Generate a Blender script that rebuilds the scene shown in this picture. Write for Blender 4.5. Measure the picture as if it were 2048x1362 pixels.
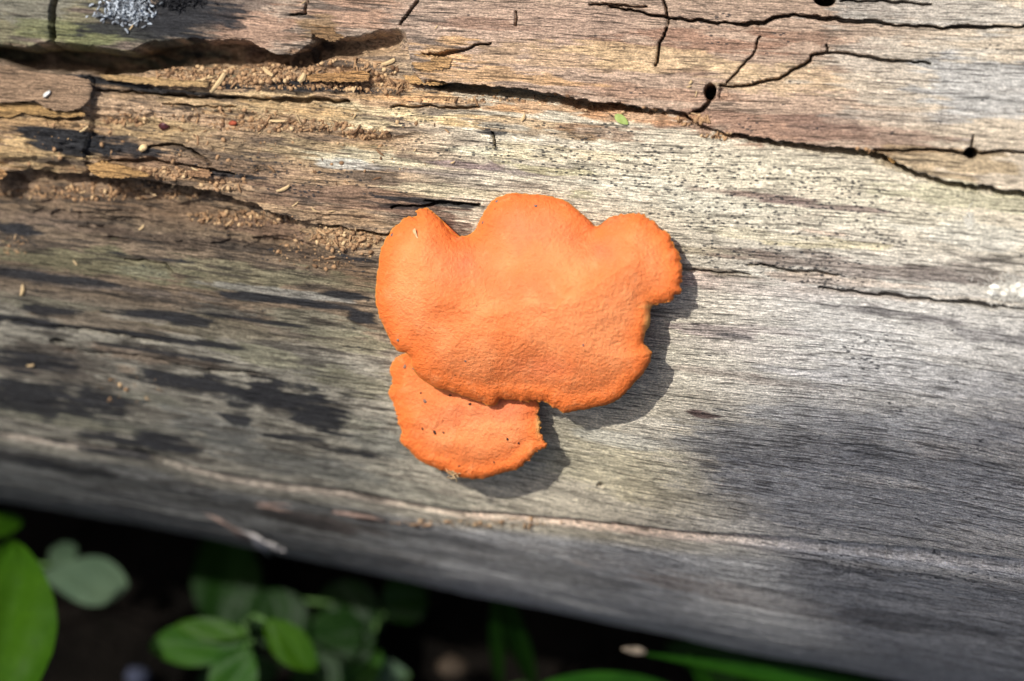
import bpy, bmesh, math, random
import numpy as np
from mathutils import Vector, Matrix

for o in list(bpy.data.objects): bpy.data.objects.remove(o)
sc = bpy.context.scene
rnd = random.Random(7)

# ------------------------------------------------------------------ camera
PW, PH = 2048, 1362                      # size of the photograph, in which things were measured
DIST, LENS, SENSOR = 0.468, 55.0, 23.5
K = SENSOR / LENS / PW
pit = math.radians(62)
AX = np.array([1, -.10, .10]); AX /= np.linalg.norm(AX)          # log axis seen from the camera
UP = np.array([0, math.cos(pit), math.sin(pit)]); UP -= AX * (AX @ UP); UP /= np.linalg.norm(UP)
M3 = np.array([AX, np.cross(UP, AX), UP])                        # camera frame -> world
R0, TAPER = 0.094, 0.10                                          # log radius, taper
Q = np.array([0, .035, .003 - R0])
ZC = R0 - .008                                                   # height of the log axis above the soil
def to_world(w): return (np.asarray(w, float) - Q) @ M3.T + np.array([0, 0, ZC])
CAM = to_world([0, 0, DIST])
cd = bpy.data.cameras.new('camera'); cam = bpy.data.objects.new('camera', cd); sc.collection.objects.link(cam)
mw = Matrix.Identity(4)
for i in range(3):
    for j in range(3): mw[i][j] = M3[i][j]
    mw[i][3] = CAM[i]
cam.matrix_world = mw
cd.lens, cd.sensor_width, cd.sensor_fit = LENS, SENSOR, 'HORIZONTAL'
cd.clip_start, cd.clip_end = .01, 300
cd.dof.use_dof = True; cd.dof.focus_distance = DIST - .003; cd.dof.aperture_fstop = 4.2
sc.camera = cam
sc.render.resolution_x, sc.render.resolution_y = 1024, 681

# ------------------------------------------------------------------ sky, sun, exposure
SUN = M3 @ np.array([-.58, .44, 1.0]); SUN /= np.linalg.norm(SUN)
elev = math.asin(SUN[2]); azim = math.atan2(SUN[0], SUN[1])
world = bpy.data.worlds.new('World'); sc.world = world; world.use_nodes = True
wn = world.node_tree.nodes; wl = world.node_tree.links
sky = wn.new('ShaderNodeTexSky'); sky.sky_type = 'NISHITA'; sky.sun_disc = False
sky.dust_density = 4.0; sky.air_density = .7; sky.sun_elevation = elev; sky.sun_rotation = azim
wl.new(sky.outputs[0], wn['Background'].inputs[0]); wn['Background'].inputs[1].default_value = .115
sd = bpy.data.lights.new('sun', 'SUN'); sd.energy = 4.0; sd.angle = math.radians(.55); sd.color = (1, .97, .94)
so = bpy.data.objects.new('sun', sd); sc.collection.objects.link(so)
so.rotation_euler = Vector(SUN).to_track_quat('Z', 'Y').to_euler()
so.location = (0, 0, 3)
sc.view_settings.view_transform = 'Standard'; sc.view_settings.look = 'None'
sc.view_settings.exposure = 0.22; sc.view_settings.gamma = 1

# ------------------------------------------------------------------ helpers
def lin(c):
    c = np.asarray(c, float) / 255
    return np.where(c < .04045, c / 12.92, ((c + .055) / 1.055) ** 2.4)
def sm(a, b, x):
    t = np.clip((x - a) / (b - a), 0, 1); return t * t * (3 - 2 * t)
def vnoise(x, y, seed=0):
    xi = np.floor(x).astype(np.int64); yi = np.floor(y).astype(np.int64)
    fx = x - xi; fy = y - yi; fx = fx * fx * (3 - 2 * fx); fy = fy * fy * (3 - 2 * fy)
    def h(a, b):
        n = (a * 374761393 + b * 668265263 + seed * 974711) & 0xffffffff
        n = ((n ^ (n >> 13)) * 1274126177) & 0xffffffff
        return ((n ^ (n >> 16)) & 0xffff) / 65535.0
    return (h(xi, yi) * (1 - fx) + h(xi + 1, yi) * fx) * (1 - fy) + (h(xi, yi + 1) * (1 - fx) + h(xi + 1, yi + 1) * fx) * fy
def fbm(x, y, seed=0, o=4):
    v = 0; a = .5; t = 0
    for i in range(o):
        v = v + a * vnoise(x, y, seed + i * 17); t += a; a *= .5; x = x * 2.03; y = y * 2.03
    return v / t * 2 - 1
def link(o, parent=None):
    sc.collection.objects.link(o)
    if parent: o.parent = parent
    return o
def tag(o, label, cat, group=None):
    o['label'] = label; o['category'] = cat
    if group: o['group'] = group
    return o
def empty(name, loc=(0, 0, 0)):
    o = bpy.data.objects.new(name, None); o.location = loc; o.empty_display_size = .01; return link(o)
def mesh(name, V, Fc, mat, parent=None, smooth=True):
    me = bpy.data.meshes.new(name); me.from_pydata([tuple(v) for v in V], [], [tuple(f) for f in Fc])
    me.materials.append(mat)
    if smooth: me.polygons.foreach_set('use_smooth', [True] * len(me.polygons))
    me.update()
    o = bpy.data.objects.new(name, me); return link(o, parent)
def gridmesh(name, P, mat, parent=None, attrs=None, closeu=False):
    n, m = P.shape[:2]
    idx = np.arange(n * m).reshape(n, m)
    if closeu: idx = np.concatenate([idx, idx[:1]], 0)
    q = np.stack([idx[:-1, :-1], idx[1:, :-1], idx[1:, 1:], idx[:-1, 1:]], -1).reshape(-1, 4)
    me = bpy.data.meshes.new(name)
    me.vertices.add(n * m); me.vertices.foreach_set('co', P.reshape(-1).astype(np.float32))
    me.loops.add(q.size); me.loops.foreach_set('vertex_index', q.reshape(-1).astype(np.int32))
    me.polygons.add(len(q)); me.polygons.foreach_set('loop_start', np.arange(0, q.size, 4, dtype=np.int32))
    me.polygons.foreach_set('use_smooth', np.ones(len(q), bool))
    me.update(calc_edges=True)
    for k, v in (attrs or {}).items():
        if v.shape[-1] == 3 and v.ndim == 3:
            a = me.attributes.new(k, 'FLOAT_VECTOR', 'POINT'); a.data.foreach_set('vector', v.reshape(-1).astype(np.float32))
        else:
            a = me.attributes.new(k, 'FLOAT', 'POINT'); a.data.foreach_set('value', v.reshape(-1).astype(np.float32))
    me.materials.append(mat); me.validate()
    o = bpy.data.objects.new(name, me); return link(o, parent)

class NT:
    def __init__(s, name):
        s.m = bpy.data.materials.new(name); s.m.use_nodes = True
        s.n = s.m.node_tree.nodes; s.l = s.m.node_tree.links; s.b = s.n['Principled BSDF']
        s.b.inputs['Specular IOR Level'].default_value = .25
    def put(s, node, k, v):
        if hasattr(v, 'is_linked'): s.l.new(v, node.inputs[k])
        elif v is not None: node.inputs[k].default_value = v
    def attr(s, name, out='Vector'):
        a = s.n.new('ShaderNodeAttribute'); a.attribute_name = name; return a.outputs[out]
    def coord(s, k='Object'): return s.n.new('ShaderNodeTexCoord').outputs[k]
    def mapv(s, v, scale):
        a = s.n.new('ShaderNodeMapping'); s.l.new(v, a.inputs[0]); a.inputs['Scale'].default_value = scale; return a.outputs[0]
    def noise(s, v, scale=1, det=3, rough=.5, dist=0):
        a = s.n.new('ShaderNodeTexNoise'); s.put(a, 'Vector', v); s.put(a, 'Scale', scale); s.put(a, 'Detail', det)
        s.put(a, 'Roughness', rough); s.put(a, 'Distortion', dist); return a.outputs[0]
    def voro(s, v, scale=1, feat='F1', rnd=1):
        a = s.n.new('ShaderNodeTexVoronoi'); a.feature = feat; s.put(a, 'Vector', v); s.put(a, 'Scale', scale); s.put(a, 'Randomness', rnd)
        return a.outputs[0]
    def ramp(s, v, lo, hi, a=0., b=1.):
        r = s.n.new('ShaderNodeMapRange'); s.put(r, 0, v); s.put(r, 1, lo); s.put(r, 2, hi); s.put(r, 3, a); s.put(r, 4, b)
        r.interpolation_type = 'SMOOTHSTEP'; return r.outputs[0]
    def math(s, op, a, b=None):
        r = s.n.new('ShaderNodeMath'); r.operation = op; s.put(r, 0, a); s.put(r, 1, b); return r.outputs[0]
    def mix(s, f, a, b, mode='MIX'):
        r = s.n.new('ShaderNodeMix'); r.data_type = 'RGBA'; r.blend_type = mode; r.clamp_factor = True
        s.put(r, 0, f)
        for k, v in ((6, a), (7, b)):
            if isinstance(v, (tuple, list, np.ndarray)): v = (*[float(t) for t in v][:3], 1)
            s.put(r, k, v)
        return r.outputs[2]
    def bump(s, h, strength, dist, nrm=None):
        r = s.n.new('ShaderNodeBump'); s.put(r, 'Height', h); s.put(r, 'Strength', strength); s.put(r, 'Distance', dist)
        if nrm: s.put(r, 'Normal', nrm)
        return r.outputs[0]
    def out(s, col=None, rough=None, nrm=None, **kw):
        if col is not None: s.put(s.b, 'Base Color', (*col, 1) if isinstance(col, (tuple, list)) else col)
        if rough is not None: s.put(s.b, 'Roughness', rough)
        if nrm is not None: s.put(s.b, 'Normal', nrm)
        for k, v in kw.items(): s.put(s.b, k.replace('_', ' '), v)
        return s.m
def plain(name, rgb, rough=.8, var=.35, scale=900, bump=.0003):
    t = NT(name); c = t.coord(); n = t.noise(c, scale, 4)
    col = t.mix(t.ramp(n, .3, .7), tuple(v * (1 - var) for v in rgb), tuple(min(1, v * (1 + var)) for v in rgb))
    return t.out(col, rough, t.bump(n, .5, bump))

# ------------------------------------------------------------------ log surface chart: u = metres along, th = angle round from the top to the near side
def rad(u): return R0 + TAPER * .15 * np.tanh(u / .15) if isinstance(u, float) else R0 + TAPER * .15 * np.tanh(np.asarray(u) / .15)
def base(u, th, h=0.):
    r = rad(u) + h
    return np.stack([u + 0 * th, -r * np.sin(th), ZC + r * np.cos(th)], -1)
def ray(px, py):
    px = np.asarray(px, float); py = np.asarray(py, float)
    return np.stack([(px - PW / 2) * K, (PH / 2 - py) * K, -np.ones_like(px)], -1) @ M3.T
def chart(px, py):
    """measured photo point -> (u, s) on the log; s in cm round the girth"""
    d = ray(px, py); o = CAM - np.array([0, 0, ZC])
    r = np.full(d.shape[:-1], R0)
    for it in range(12):
        a = d[..., 1] ** 2 + d[..., 2] ** 2; b = 2 * (o[1] * d[..., 1] + o[2] * d[..., 2]); c = o[1] ** 2 + o[2] ** 2 - r * r
        t = (-b - np.sqrt(np.maximum(b * b - 4 * a * c, 0))) / (2 * a)
        u = o[0] + t * d[..., 0]; r = .5 * r + .5 * rad(u)
    p = o + t[..., None] * d
    return u * 100, np.arctan2(-p[..., 1], p[..., 2]) * R0 * 100
def depth_of_log(px, py):
    """height (camera-frame z) of the plain log surface at a measured point"""
    u, s = chart(px, py); p = base(u / 100, s / R0 / 100) - CAM
    return DIST + p @ (M3 @ np.array([0, 0, 1]))
def at_z(px, py, z):
    d = ray(px, py); return CAM + d * (DIST - np.asarray(z))[..., None]
def at_h(px, py, h):
    d = ray(px, py); return CAM + d * ((h - CAM[2]) / d[..., 2])[..., None]

# grid: fine where the camera looks, coarse elsewhere (cm)
ul = np.concatenate([-np.geomspace(90, 13.2, 24), np.arange(-12.9, 12.9, .025), np.geomspace(13.2, 90, 24)])
s_of = lambda deg: math.radians(deg) * R0 * 100
sl = np.concatenate([np.linspace(s_of(-180), s_of(-12), 90, endpoint=False), np.arange(s_of(-12), s_of(78), .02),
                     np.arange(s_of(78), s_of(128), .04), np.linspace(s_of(128), s_of(180), 30)])
UU, SS = np.meshgrid(ul, sl, indexing='ij')
NU, NS = UU.shape
HH = np.zeros((NU, NS)); TS = np.zeros((NU, NS))                 # normal and tangential displacement, cm

def cvt(pts):
    p = np.array(pts, float); return chart(p[:, 0], p[:, 1])
def curve_s(pts):
    u, s = cvt(pts); i = np.argsort(u); return np.interp(ul, u[i], s[i])
def win(u0, u1, s0, s1):
    i0, i1 = np.searchsorted(ul, [u0, u1]); j0, j1 = np.searchsorted(sl, [s0, s1]); return slice(max(i0, 0), i1), slice(max(j0, 0), j1)

# streaky noises that run with the grain
warp = .25 * fbm(UU * .12, SS * .25, 3, 3)
SG = SS + warp
N1 = fbm(UU * .35, SG * 2.2, 11, 4); N2 = fbm(UU * 1.1, SG * 9, 23, 3); N3 = fbm(UU * 3.0, SS * 3.0, 31, 4); N4 = fbm(UU * 1.3, SG * 19, 37, 3)

# ---- relief
HH += .12 * fbm(UU * .15, SS * .22, 41, 3) + .035 * N1 + .012 * N2 + .008 * fbm(UU * .8, SG * 20, 57, 2)

def soft(a, b, x): return sm(a, b, x)
XU = lambda px, py=500: chart(np.array([px]), np.array([py]))[0][0]

# upper shell: stands proud of the rotten wood, its ragged lower edge overhangs a hollow
E1 = [(-400, 92), (0, 98), (60, 103), (110, 92), (165, 96), (215, 104), (250, 111), (275, 108), (300, 93), (345, 88), (400, 85),
      (440, 92), (480, 89), (520, 99), (550, 119), (590, 121), (612, 108), (626, 98), (632, 76), (660, 84), (690, 88), (720, 84), (760, 73), (800, 68),
      (815, 75), (828, 150), (850, 168), (900, 176), (1000, 184), (1100, 195), (1200, 214), (1250, 217), (1300, 222), (1370, 232), (1400, 254), (1450, 270),
      (1550, 285), (1640, 295), (1700, 300), (1760, 310), (1790, 330), (1830, 350), (1900, 368), (2048, 388), (2400, 430)]
e1 = curve_s(E1) + .035 * fbm(ul * 3.5, ul * 0, 5, 3) + .03 * fbm(ul * 11, ul * 0, 6, 3)
L1 = [(-400, 118), (0, 120), (30, 131), (60, 147), (200, 152), (270, 150), (300, 141), (400, 136), (500, 133), (600, 141), (650, 122), (720, 116), (800, 100), (820, 98)]
l1 = curve_s(L1) + .10 * fbm(ul * 1.6, ul * 0, 9, 4); l1 = np.maximum(l1, e1 + .12)
cav1 = (1 - .55 * sm(XU(650, 80), XU(740, 80), ul)) * (1 - sm(XU(780, 80), XU(822, 80), ul))                   # 1 where the hollow is open
proud = .30 * (1 - .62 * sm(XU(900), XU(1500), ul))
HH += proud[:, None] * (1 - sm(0, .05, SS - e1[:, None])) * (1 - .0 * SS)
t = np.clip((SS - e1[:, None]) / (l1 - e1)[:, None], 0, 1)
inside = (SS > e1[:, None]) & (SS < l1[:, None])
prof_h = np.interp(t, [0, .1, .3, .55, .8, 1], [0, -.5, -1.4, -1.7, -1.1, 0]); prof_t = np.interp(t, [0, .1, .3, .55, .8, 1], [0, -.16, -.62, -.55, -.2, 0])
fl = (1 - .45 * sm(XU(280, 140), XU(420, 140), ul)) * cav1       # shallower where crumbs fill it
HH += np.where(inside, prof_h * fl[:, None] * (1 + .15 * N3), 0); TS += np.where(inside, prof_t * cav1[:, None], 0)
# the split that carries the edge on to the right
cw = np.interp(ul, [XU(820), XU(860), XU(1180), XU(1260), XU(1420), XU(1560), XU(1700), XU(1850), XU(2048)], [0, .05, .075, .02, .012, .04, .05, .03, .05]) * (ul > XU(815))
cw *= .75 + .5 * np.abs(fbm(ul * 1.4, ul * 0, 8, 3)); cw = np.maximum(cw, 1e-4)
dd = (SS - e1[:, None] - cw[:, None]) / (cw[:, None] + .02)
HH -= np.where(np.abs(dd) < 1, .8 * (1 - dd * dd) * np.minimum(cw / .03, 1)[:, None], 0)
TS -= np.where(np.abs(dd) < 1, .3 * (1 - dd * dd) * np.minimum(cw / .04, 1)[:, None], 0)

# crumbling ledge on the left, with a second hollow below it
E2 = [(-400, 330), (0, 340), (30, 345), (60, 338), (100, 345), (150, 352), (172, 348), (230, 356), (300, 361), (380, 373), (420, 381),
      (450, 392), (500, 405), (560, 430), (620, 446), (660, 460), (700, 475), (770, 490)]
e2 = curve_s(E2) + .05 * fbm(ul * 4, ul * 0, 15, 3) + .03 * fbm(ul * 11, ul * 0, 16, 3)
on2 = 1 - sm(XU(520, 420), XU(700, 470), ul)
l2 = e2 + .42 * np.interp(ul, [XU(0, 350), XU(60, 350), XU(200, 360), XU(380, 380), XU(480, 400), XU(700, 470)], [1.1, .7, .55, .5, .35, .15])
t = (SS - e2[:, None]) / (l2 - e2)[:, None]; ins = (t > 0) & (t < 1)
ph = np.interp(t, [0, .12, .4, .7, 1], [0, -.4, -.75, -.65, -.42]); pt = np.interp(t, [0, .12, .4, .7, 1], [0, -.1, -.3, -.18, 0])
HH += np.where(ins, ph * on2[:, None], 0); TS += np.where(ins, pt * on2[:, None], 0)
below = np.where(t >= 1, -.42 * on2[:, None] * (1 - sm(0, 1.7, SS - l2[:, None])), 0); HH += below

# lower ridge: a split whose lower lip stands out and catches the sun
E3 = [(-400, 800), (0, 863), (100, 878), (200, 890), (290, 905), (420, 942), (560, 970), (700, 987), (802, 1006), (919, 1025), (1007, 1031), (1110, 1040),
      (1212, 1049), (1315, 1060), (1400, 1067), (1503, 1072), (1676, 1089), (1864, 1109), (2048, 1128), (2500, 1170)]
e3 = curve_s(E3) + .015 * fbm(ul * 2.5, ul * 0, 25, 3)
x = SS - e3[:, None]
rr_ = sm(XU(1420, 1068), XU(1580, 1080), ul)[:, None]
HH += np.where(x > 0, (.07 + .02 * rr_) * sm(0, .12, x) * (1 - sm(.2, 2.2, x)), 0) + (.035 + .04 * rr_) * (1 - sm(0, 1.1, -x)) * (x <= 0)
g3 = np.interp(ul, [XU(200, 890), XU(330, 910), XU(430, 940), XU(1450, 1070), XU(1540, 1075), XU(2048, 1128)], [.03, .10, .05, .05, .10, .14])
HH -= np.where(np.abs(x + .03) < g3[:, None] + .02, .35 * np.minimum(g3 / .05, 1)[:, None], 0)

def crack(pts, w, depth, jag=.02, seed=0, taper=True):
    u, s = cvt(pts); P = np.stack([u, s], 1)
    n = max(8, int(np.sum(np.hypot(*np.diff(P, axis=0).T)) / .06))
    L = np.concatenate([[0], np.cumsum(np.hypot(*np.diff(P, axis=0).T))]); q = np.linspace(0, L[-1], n)
    cu = np.interp(q, L, P[:, 0]) + jag * fbm(q * 5, q * 0, 60 + seed, 4) * 3; cs = np.interp(q, L, P[:, 1]) + jag * fbm(q * 5, q * 0, 90 + seed, 4) * 2.4
    ww = w * (.35 + 1.2 * vnoise(q * 2.2, q * 0, seed + 5)) * ((np.clip(np.minimum(q, L[-1] - q) / (.18 * L[-1]), .25, 1)) if taper else 1)
    ww = np.maximum(ww * .9, .0105 if w > .016 else .006)
    for i in range(n - 1):
        m = ww[i] + .03
        sl_ = win(min(cu[i], cu[i + 1]) - m, max(cu[i], cu[i + 1]) + m, min(cs[i], cs[i + 1]) - m, max(cs[i], cs[i + 1]) + m)
        a = UU[sl_]; b = SS[sl_]
        if a.size == 0: continue
        dx, dy = cu[i + 1] - cu[i], cs[i + 1] - cs[i]; l2_ = dx * dx + dy * dy + 1e-9
        tt = np.clip(((a - cu[i]) * dx + (b - cs[i]) * dy) / l2_, 0, 1)
        d = np.hypot(a - cu[i] - tt * dx, b - cs[i] - tt * dy)
        CR[sl_] = np.maximum(CR[sl_], depth * 1.6 * sm(ww[i] + .016, ww[i] * .9, d))
CR = np.zeros((NU, NS))
crack([(1328, -30), (1326, 12), (1336, 45)], .018, .25, seed=1); crack([(1336, 45), (1330, 70), (1318, 95), (1310, 140)], .016, .25, seed=2)
crack([(1220, 25), (1300, 38), (1336, 44), (1380, 47), (1440, 52), (1515, 52), (1545, 45), (1562, 36), (1588, 34), (1650, 40), (1740, 48), (1830, 58), (1880, 58), (1960, 60), (2070, 56)], .03, .35, seed=3)
crack([(1180, 22), (1290, 24)], .02, .2, seed=4); crack([(1680, 3), (1780, 6), (1860, 14)], .02, .2, seed=5)
crack([(1452, 172), (1476, 148), (1498, 122), (1514, 100), (1520, 78)], .014, .2, seed=6)
crack([(1440, 178), (1500, 175), (1552, 162), (1596, 140), (1620, 128), (1627, 112), (1668, 110), (1740, 118), (1800, 126), (1860, 132)], .02, .25, seed=7)
crack([(1652, 110), (1654, 92)], .014, .15, seed=8)
crack([(1380, 230), (1412, 220), (1424, 200)], .03, .3, seed=9)
crack([(1750, 304), (1840, 303), (1935, 310), (2060, 308)], .02, .25, seed=10); crack([(1944, 300), (1946, 275)], .012, .15, seed=11)
crack([(845, 120), (900, 117), (930, 112), (950, 100), (985, 98)], .03, .25, seed=12)
crack([(805, 62), (818, 40), (835, 18), (845, -10)], .02, .3, seed=13)
crack([(110, -20), (118, 20), (112, 45), (112, 100)], .045, .5, seed=14); crack([(618, -15), (616, 42), (585, 44)], .018, .25, seed=15)
crack([(1034, 35), (1033, 62)], .012, .12, seed=16); crack([(986, 262), (990, 295)], .014, .15, seed=17)
crack([(780, 213), (880, 214), (960, 216)], .022, .22, seed=18); crack([(185, 180), (260, 182), (350, 190), (440, 192), (560, 197), (700, 200)], .03, .25, seed=19)
crack([(330, 208), (420, 212), (470, 213)], .016, .2, seed=20); crack([(300, 295), (345, 290), (380, 298), (425, 330)], .03, .25, seed=21)
crack([(200, 325), (300, 322), (400, 336), (470, 350)], .03, .2, seed=22); crack([(850, 402), (960, 413)], .016, .2, seed=23);
crack([(1500, 527), (1580, 540), (1680, 549)], .016, .15, seed=25); crack([(1640, 575), (1740, 588), (1860, 600), (1960, 610), (2060, 618)], .03, .22, seed=26)
crack([(1330, 532), (1395, 541), (1500, 548)], .014, .12, seed=27); crack([(640, 450), (700, 462), (760, 470), (820, 470)], .03, .2, seed=28)
crack([(30, 210), (90, 195), (130, 205)], .03, .3, seed=29); crack([(0, 345), (100, 350), (170, 352), (185, 340)], .03, .2, seed=30)
crack([(780, 415), (900, 406), (960, 412)], .02, .2, seed=31); crack([(250, 520), (330, 528), (345, 545)], .02, .12, seed=32)
crack([(0, 640), (120, 655), (250, 675), (340, 690)], .04, .12, seed=33); crack([(130, 700), (260, 712), (420, 745), (520, 752)], .03, .12, seed=34)
def hole(px, py, rx, ry, depth):
    u, s = cvt([(px, py), (px, py + ry)]); a = rx / 100; b = abs(s[1] - s[0])
    w = win(u[0] - 2 * a, u[0] + 2 * a, s[0] - 2 * b, s[0] + 2 * b)
    d = np.hypot((UU[w] - u[0]) / a, (SS[w] - s[0]) / b) + .15 * N3[w]
    CR[w] = np.maximum(CR[w], depth * sm(1.2, .85, d))
hole(1420, 188, 10, 14, 1.8); hole(1942, 310, 11, 10, 2.2); hole(1650, 2, 18, 12, 2.); hole(118, 684, 18, 5, .6); hole(1446, 192, 9, 12, .12); hole(1200, 975, 6, 5, .2)
HH -= CR; TS -= CR * np.interp(SS, [0, 1.5, 2.7, 3.8, 6], [.62, .5, .28, .2, 0])
# ledges and shallow terraces among the rotten wood
for k, (a, b) in enumerate([([(180, 128), (185, 175), (182, 240), (186, 262), (172, 300), (170, 345)], .0)]):
    u, s = cvt(a); edge = np.interp(SS, s, u, left=99, right=99)
    m = (SS > s.min()) & (SS < s.max())
    HH += np.where(m & (UU < edge), .16, 0) * sm(s.max(), s.max() - .3, SS)
for pts, hgt, wid in [([(0, 236), (60, 232), (120, 238), (180, 234)], .10, .5), ([(420, 192), (560, 199), (640, 206), (800, 216), (960, 222)], -.06, .35),
                      ([(540, 215), (650, 262), (780, 272), (830, 262)], -.10, .35)]:
    u, s = cvt(pts); e = np.interp(ul, u, s); m = sm(u[0] - .3, u[0] + .2, ul) * sm(u[-1] + .4, u[-1] - .1, ul)
    xx = SS - e[:, None]; HH += hgt * m[:, None] * sm(0, .06, xx) * (1 - sm(.1, wid, xx))
rough = np.zeros((NU, NS))
def region(px, py, rx, ry, k=1.0, noise=.45):
    u, s = cvt([(px, py - ry), (px, py), (px, py + ry)]); a = rx / 100; b = max(abs(s[2] - s[0]) / 2, .02)
    w = win(u[1] - 1.6 * a, u[1] + 1.6 * a, s[1] - 1.6 * b, s[1] + 1.6 * b)
    d = np.sqrt(((UU[w] - u[1]) / a) ** 2 + ((SG[w] - warp[w] - s[1]) / b) ** 2) + noise * (N1[w] * .7 + N2[w] * .8 + N4[w] * .7 + N3[w] * .5)
    return w, k * sm(1.08, .74, d)
for a in [(300, 210, 420, 100), (600, 170, 260, 60), (200, 300, 330, 80), (350, 430, 420, 70), (690, 470, 120, 40), (450, 145, 200, 30), (720, 240, 200, 40)]:
    w, m = region(*a, noise=.3); rough[w] = np.maximum(rough[w], m)
HH += rough * (.06 * fbm(UU * 2.2, SS * 5, 71, 4) + .03 * fbm(UU * 7, SS * 9, 73, 3))

tq = 5 * (.5 + .5 * fbm(UU * .55, SG * 2.4, 83, 4)) + .25 * N3; tf = tq - np.floor(tq); HH += rough * .10 * (np.floor(tq) + sm(.86, 1., tf) - 2.5)
# ---- colour of the wood (weathering, stains, char, algae), with some light and shade painted in
KT = 1.48
TN = np.zeros((NU, NS, 3)); TN[:] = lin((178, 168, 146))
PO = np.zeros((NU, NS)) + .15                                   # density of black pore dashes
def paint(px, py, rx, ry, col, k=1., noise=.75):
    w, m = region(px, py, rx, ry, k, noise); TN[w] += (lin(col) - TN[w]) * m[..., None]
def pores(px, py, rx, ry, k=1.): 
    w, m = region(px, py, rx, ry, k, .25); PO[w] = np.maximum(PO[w], m)
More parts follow.
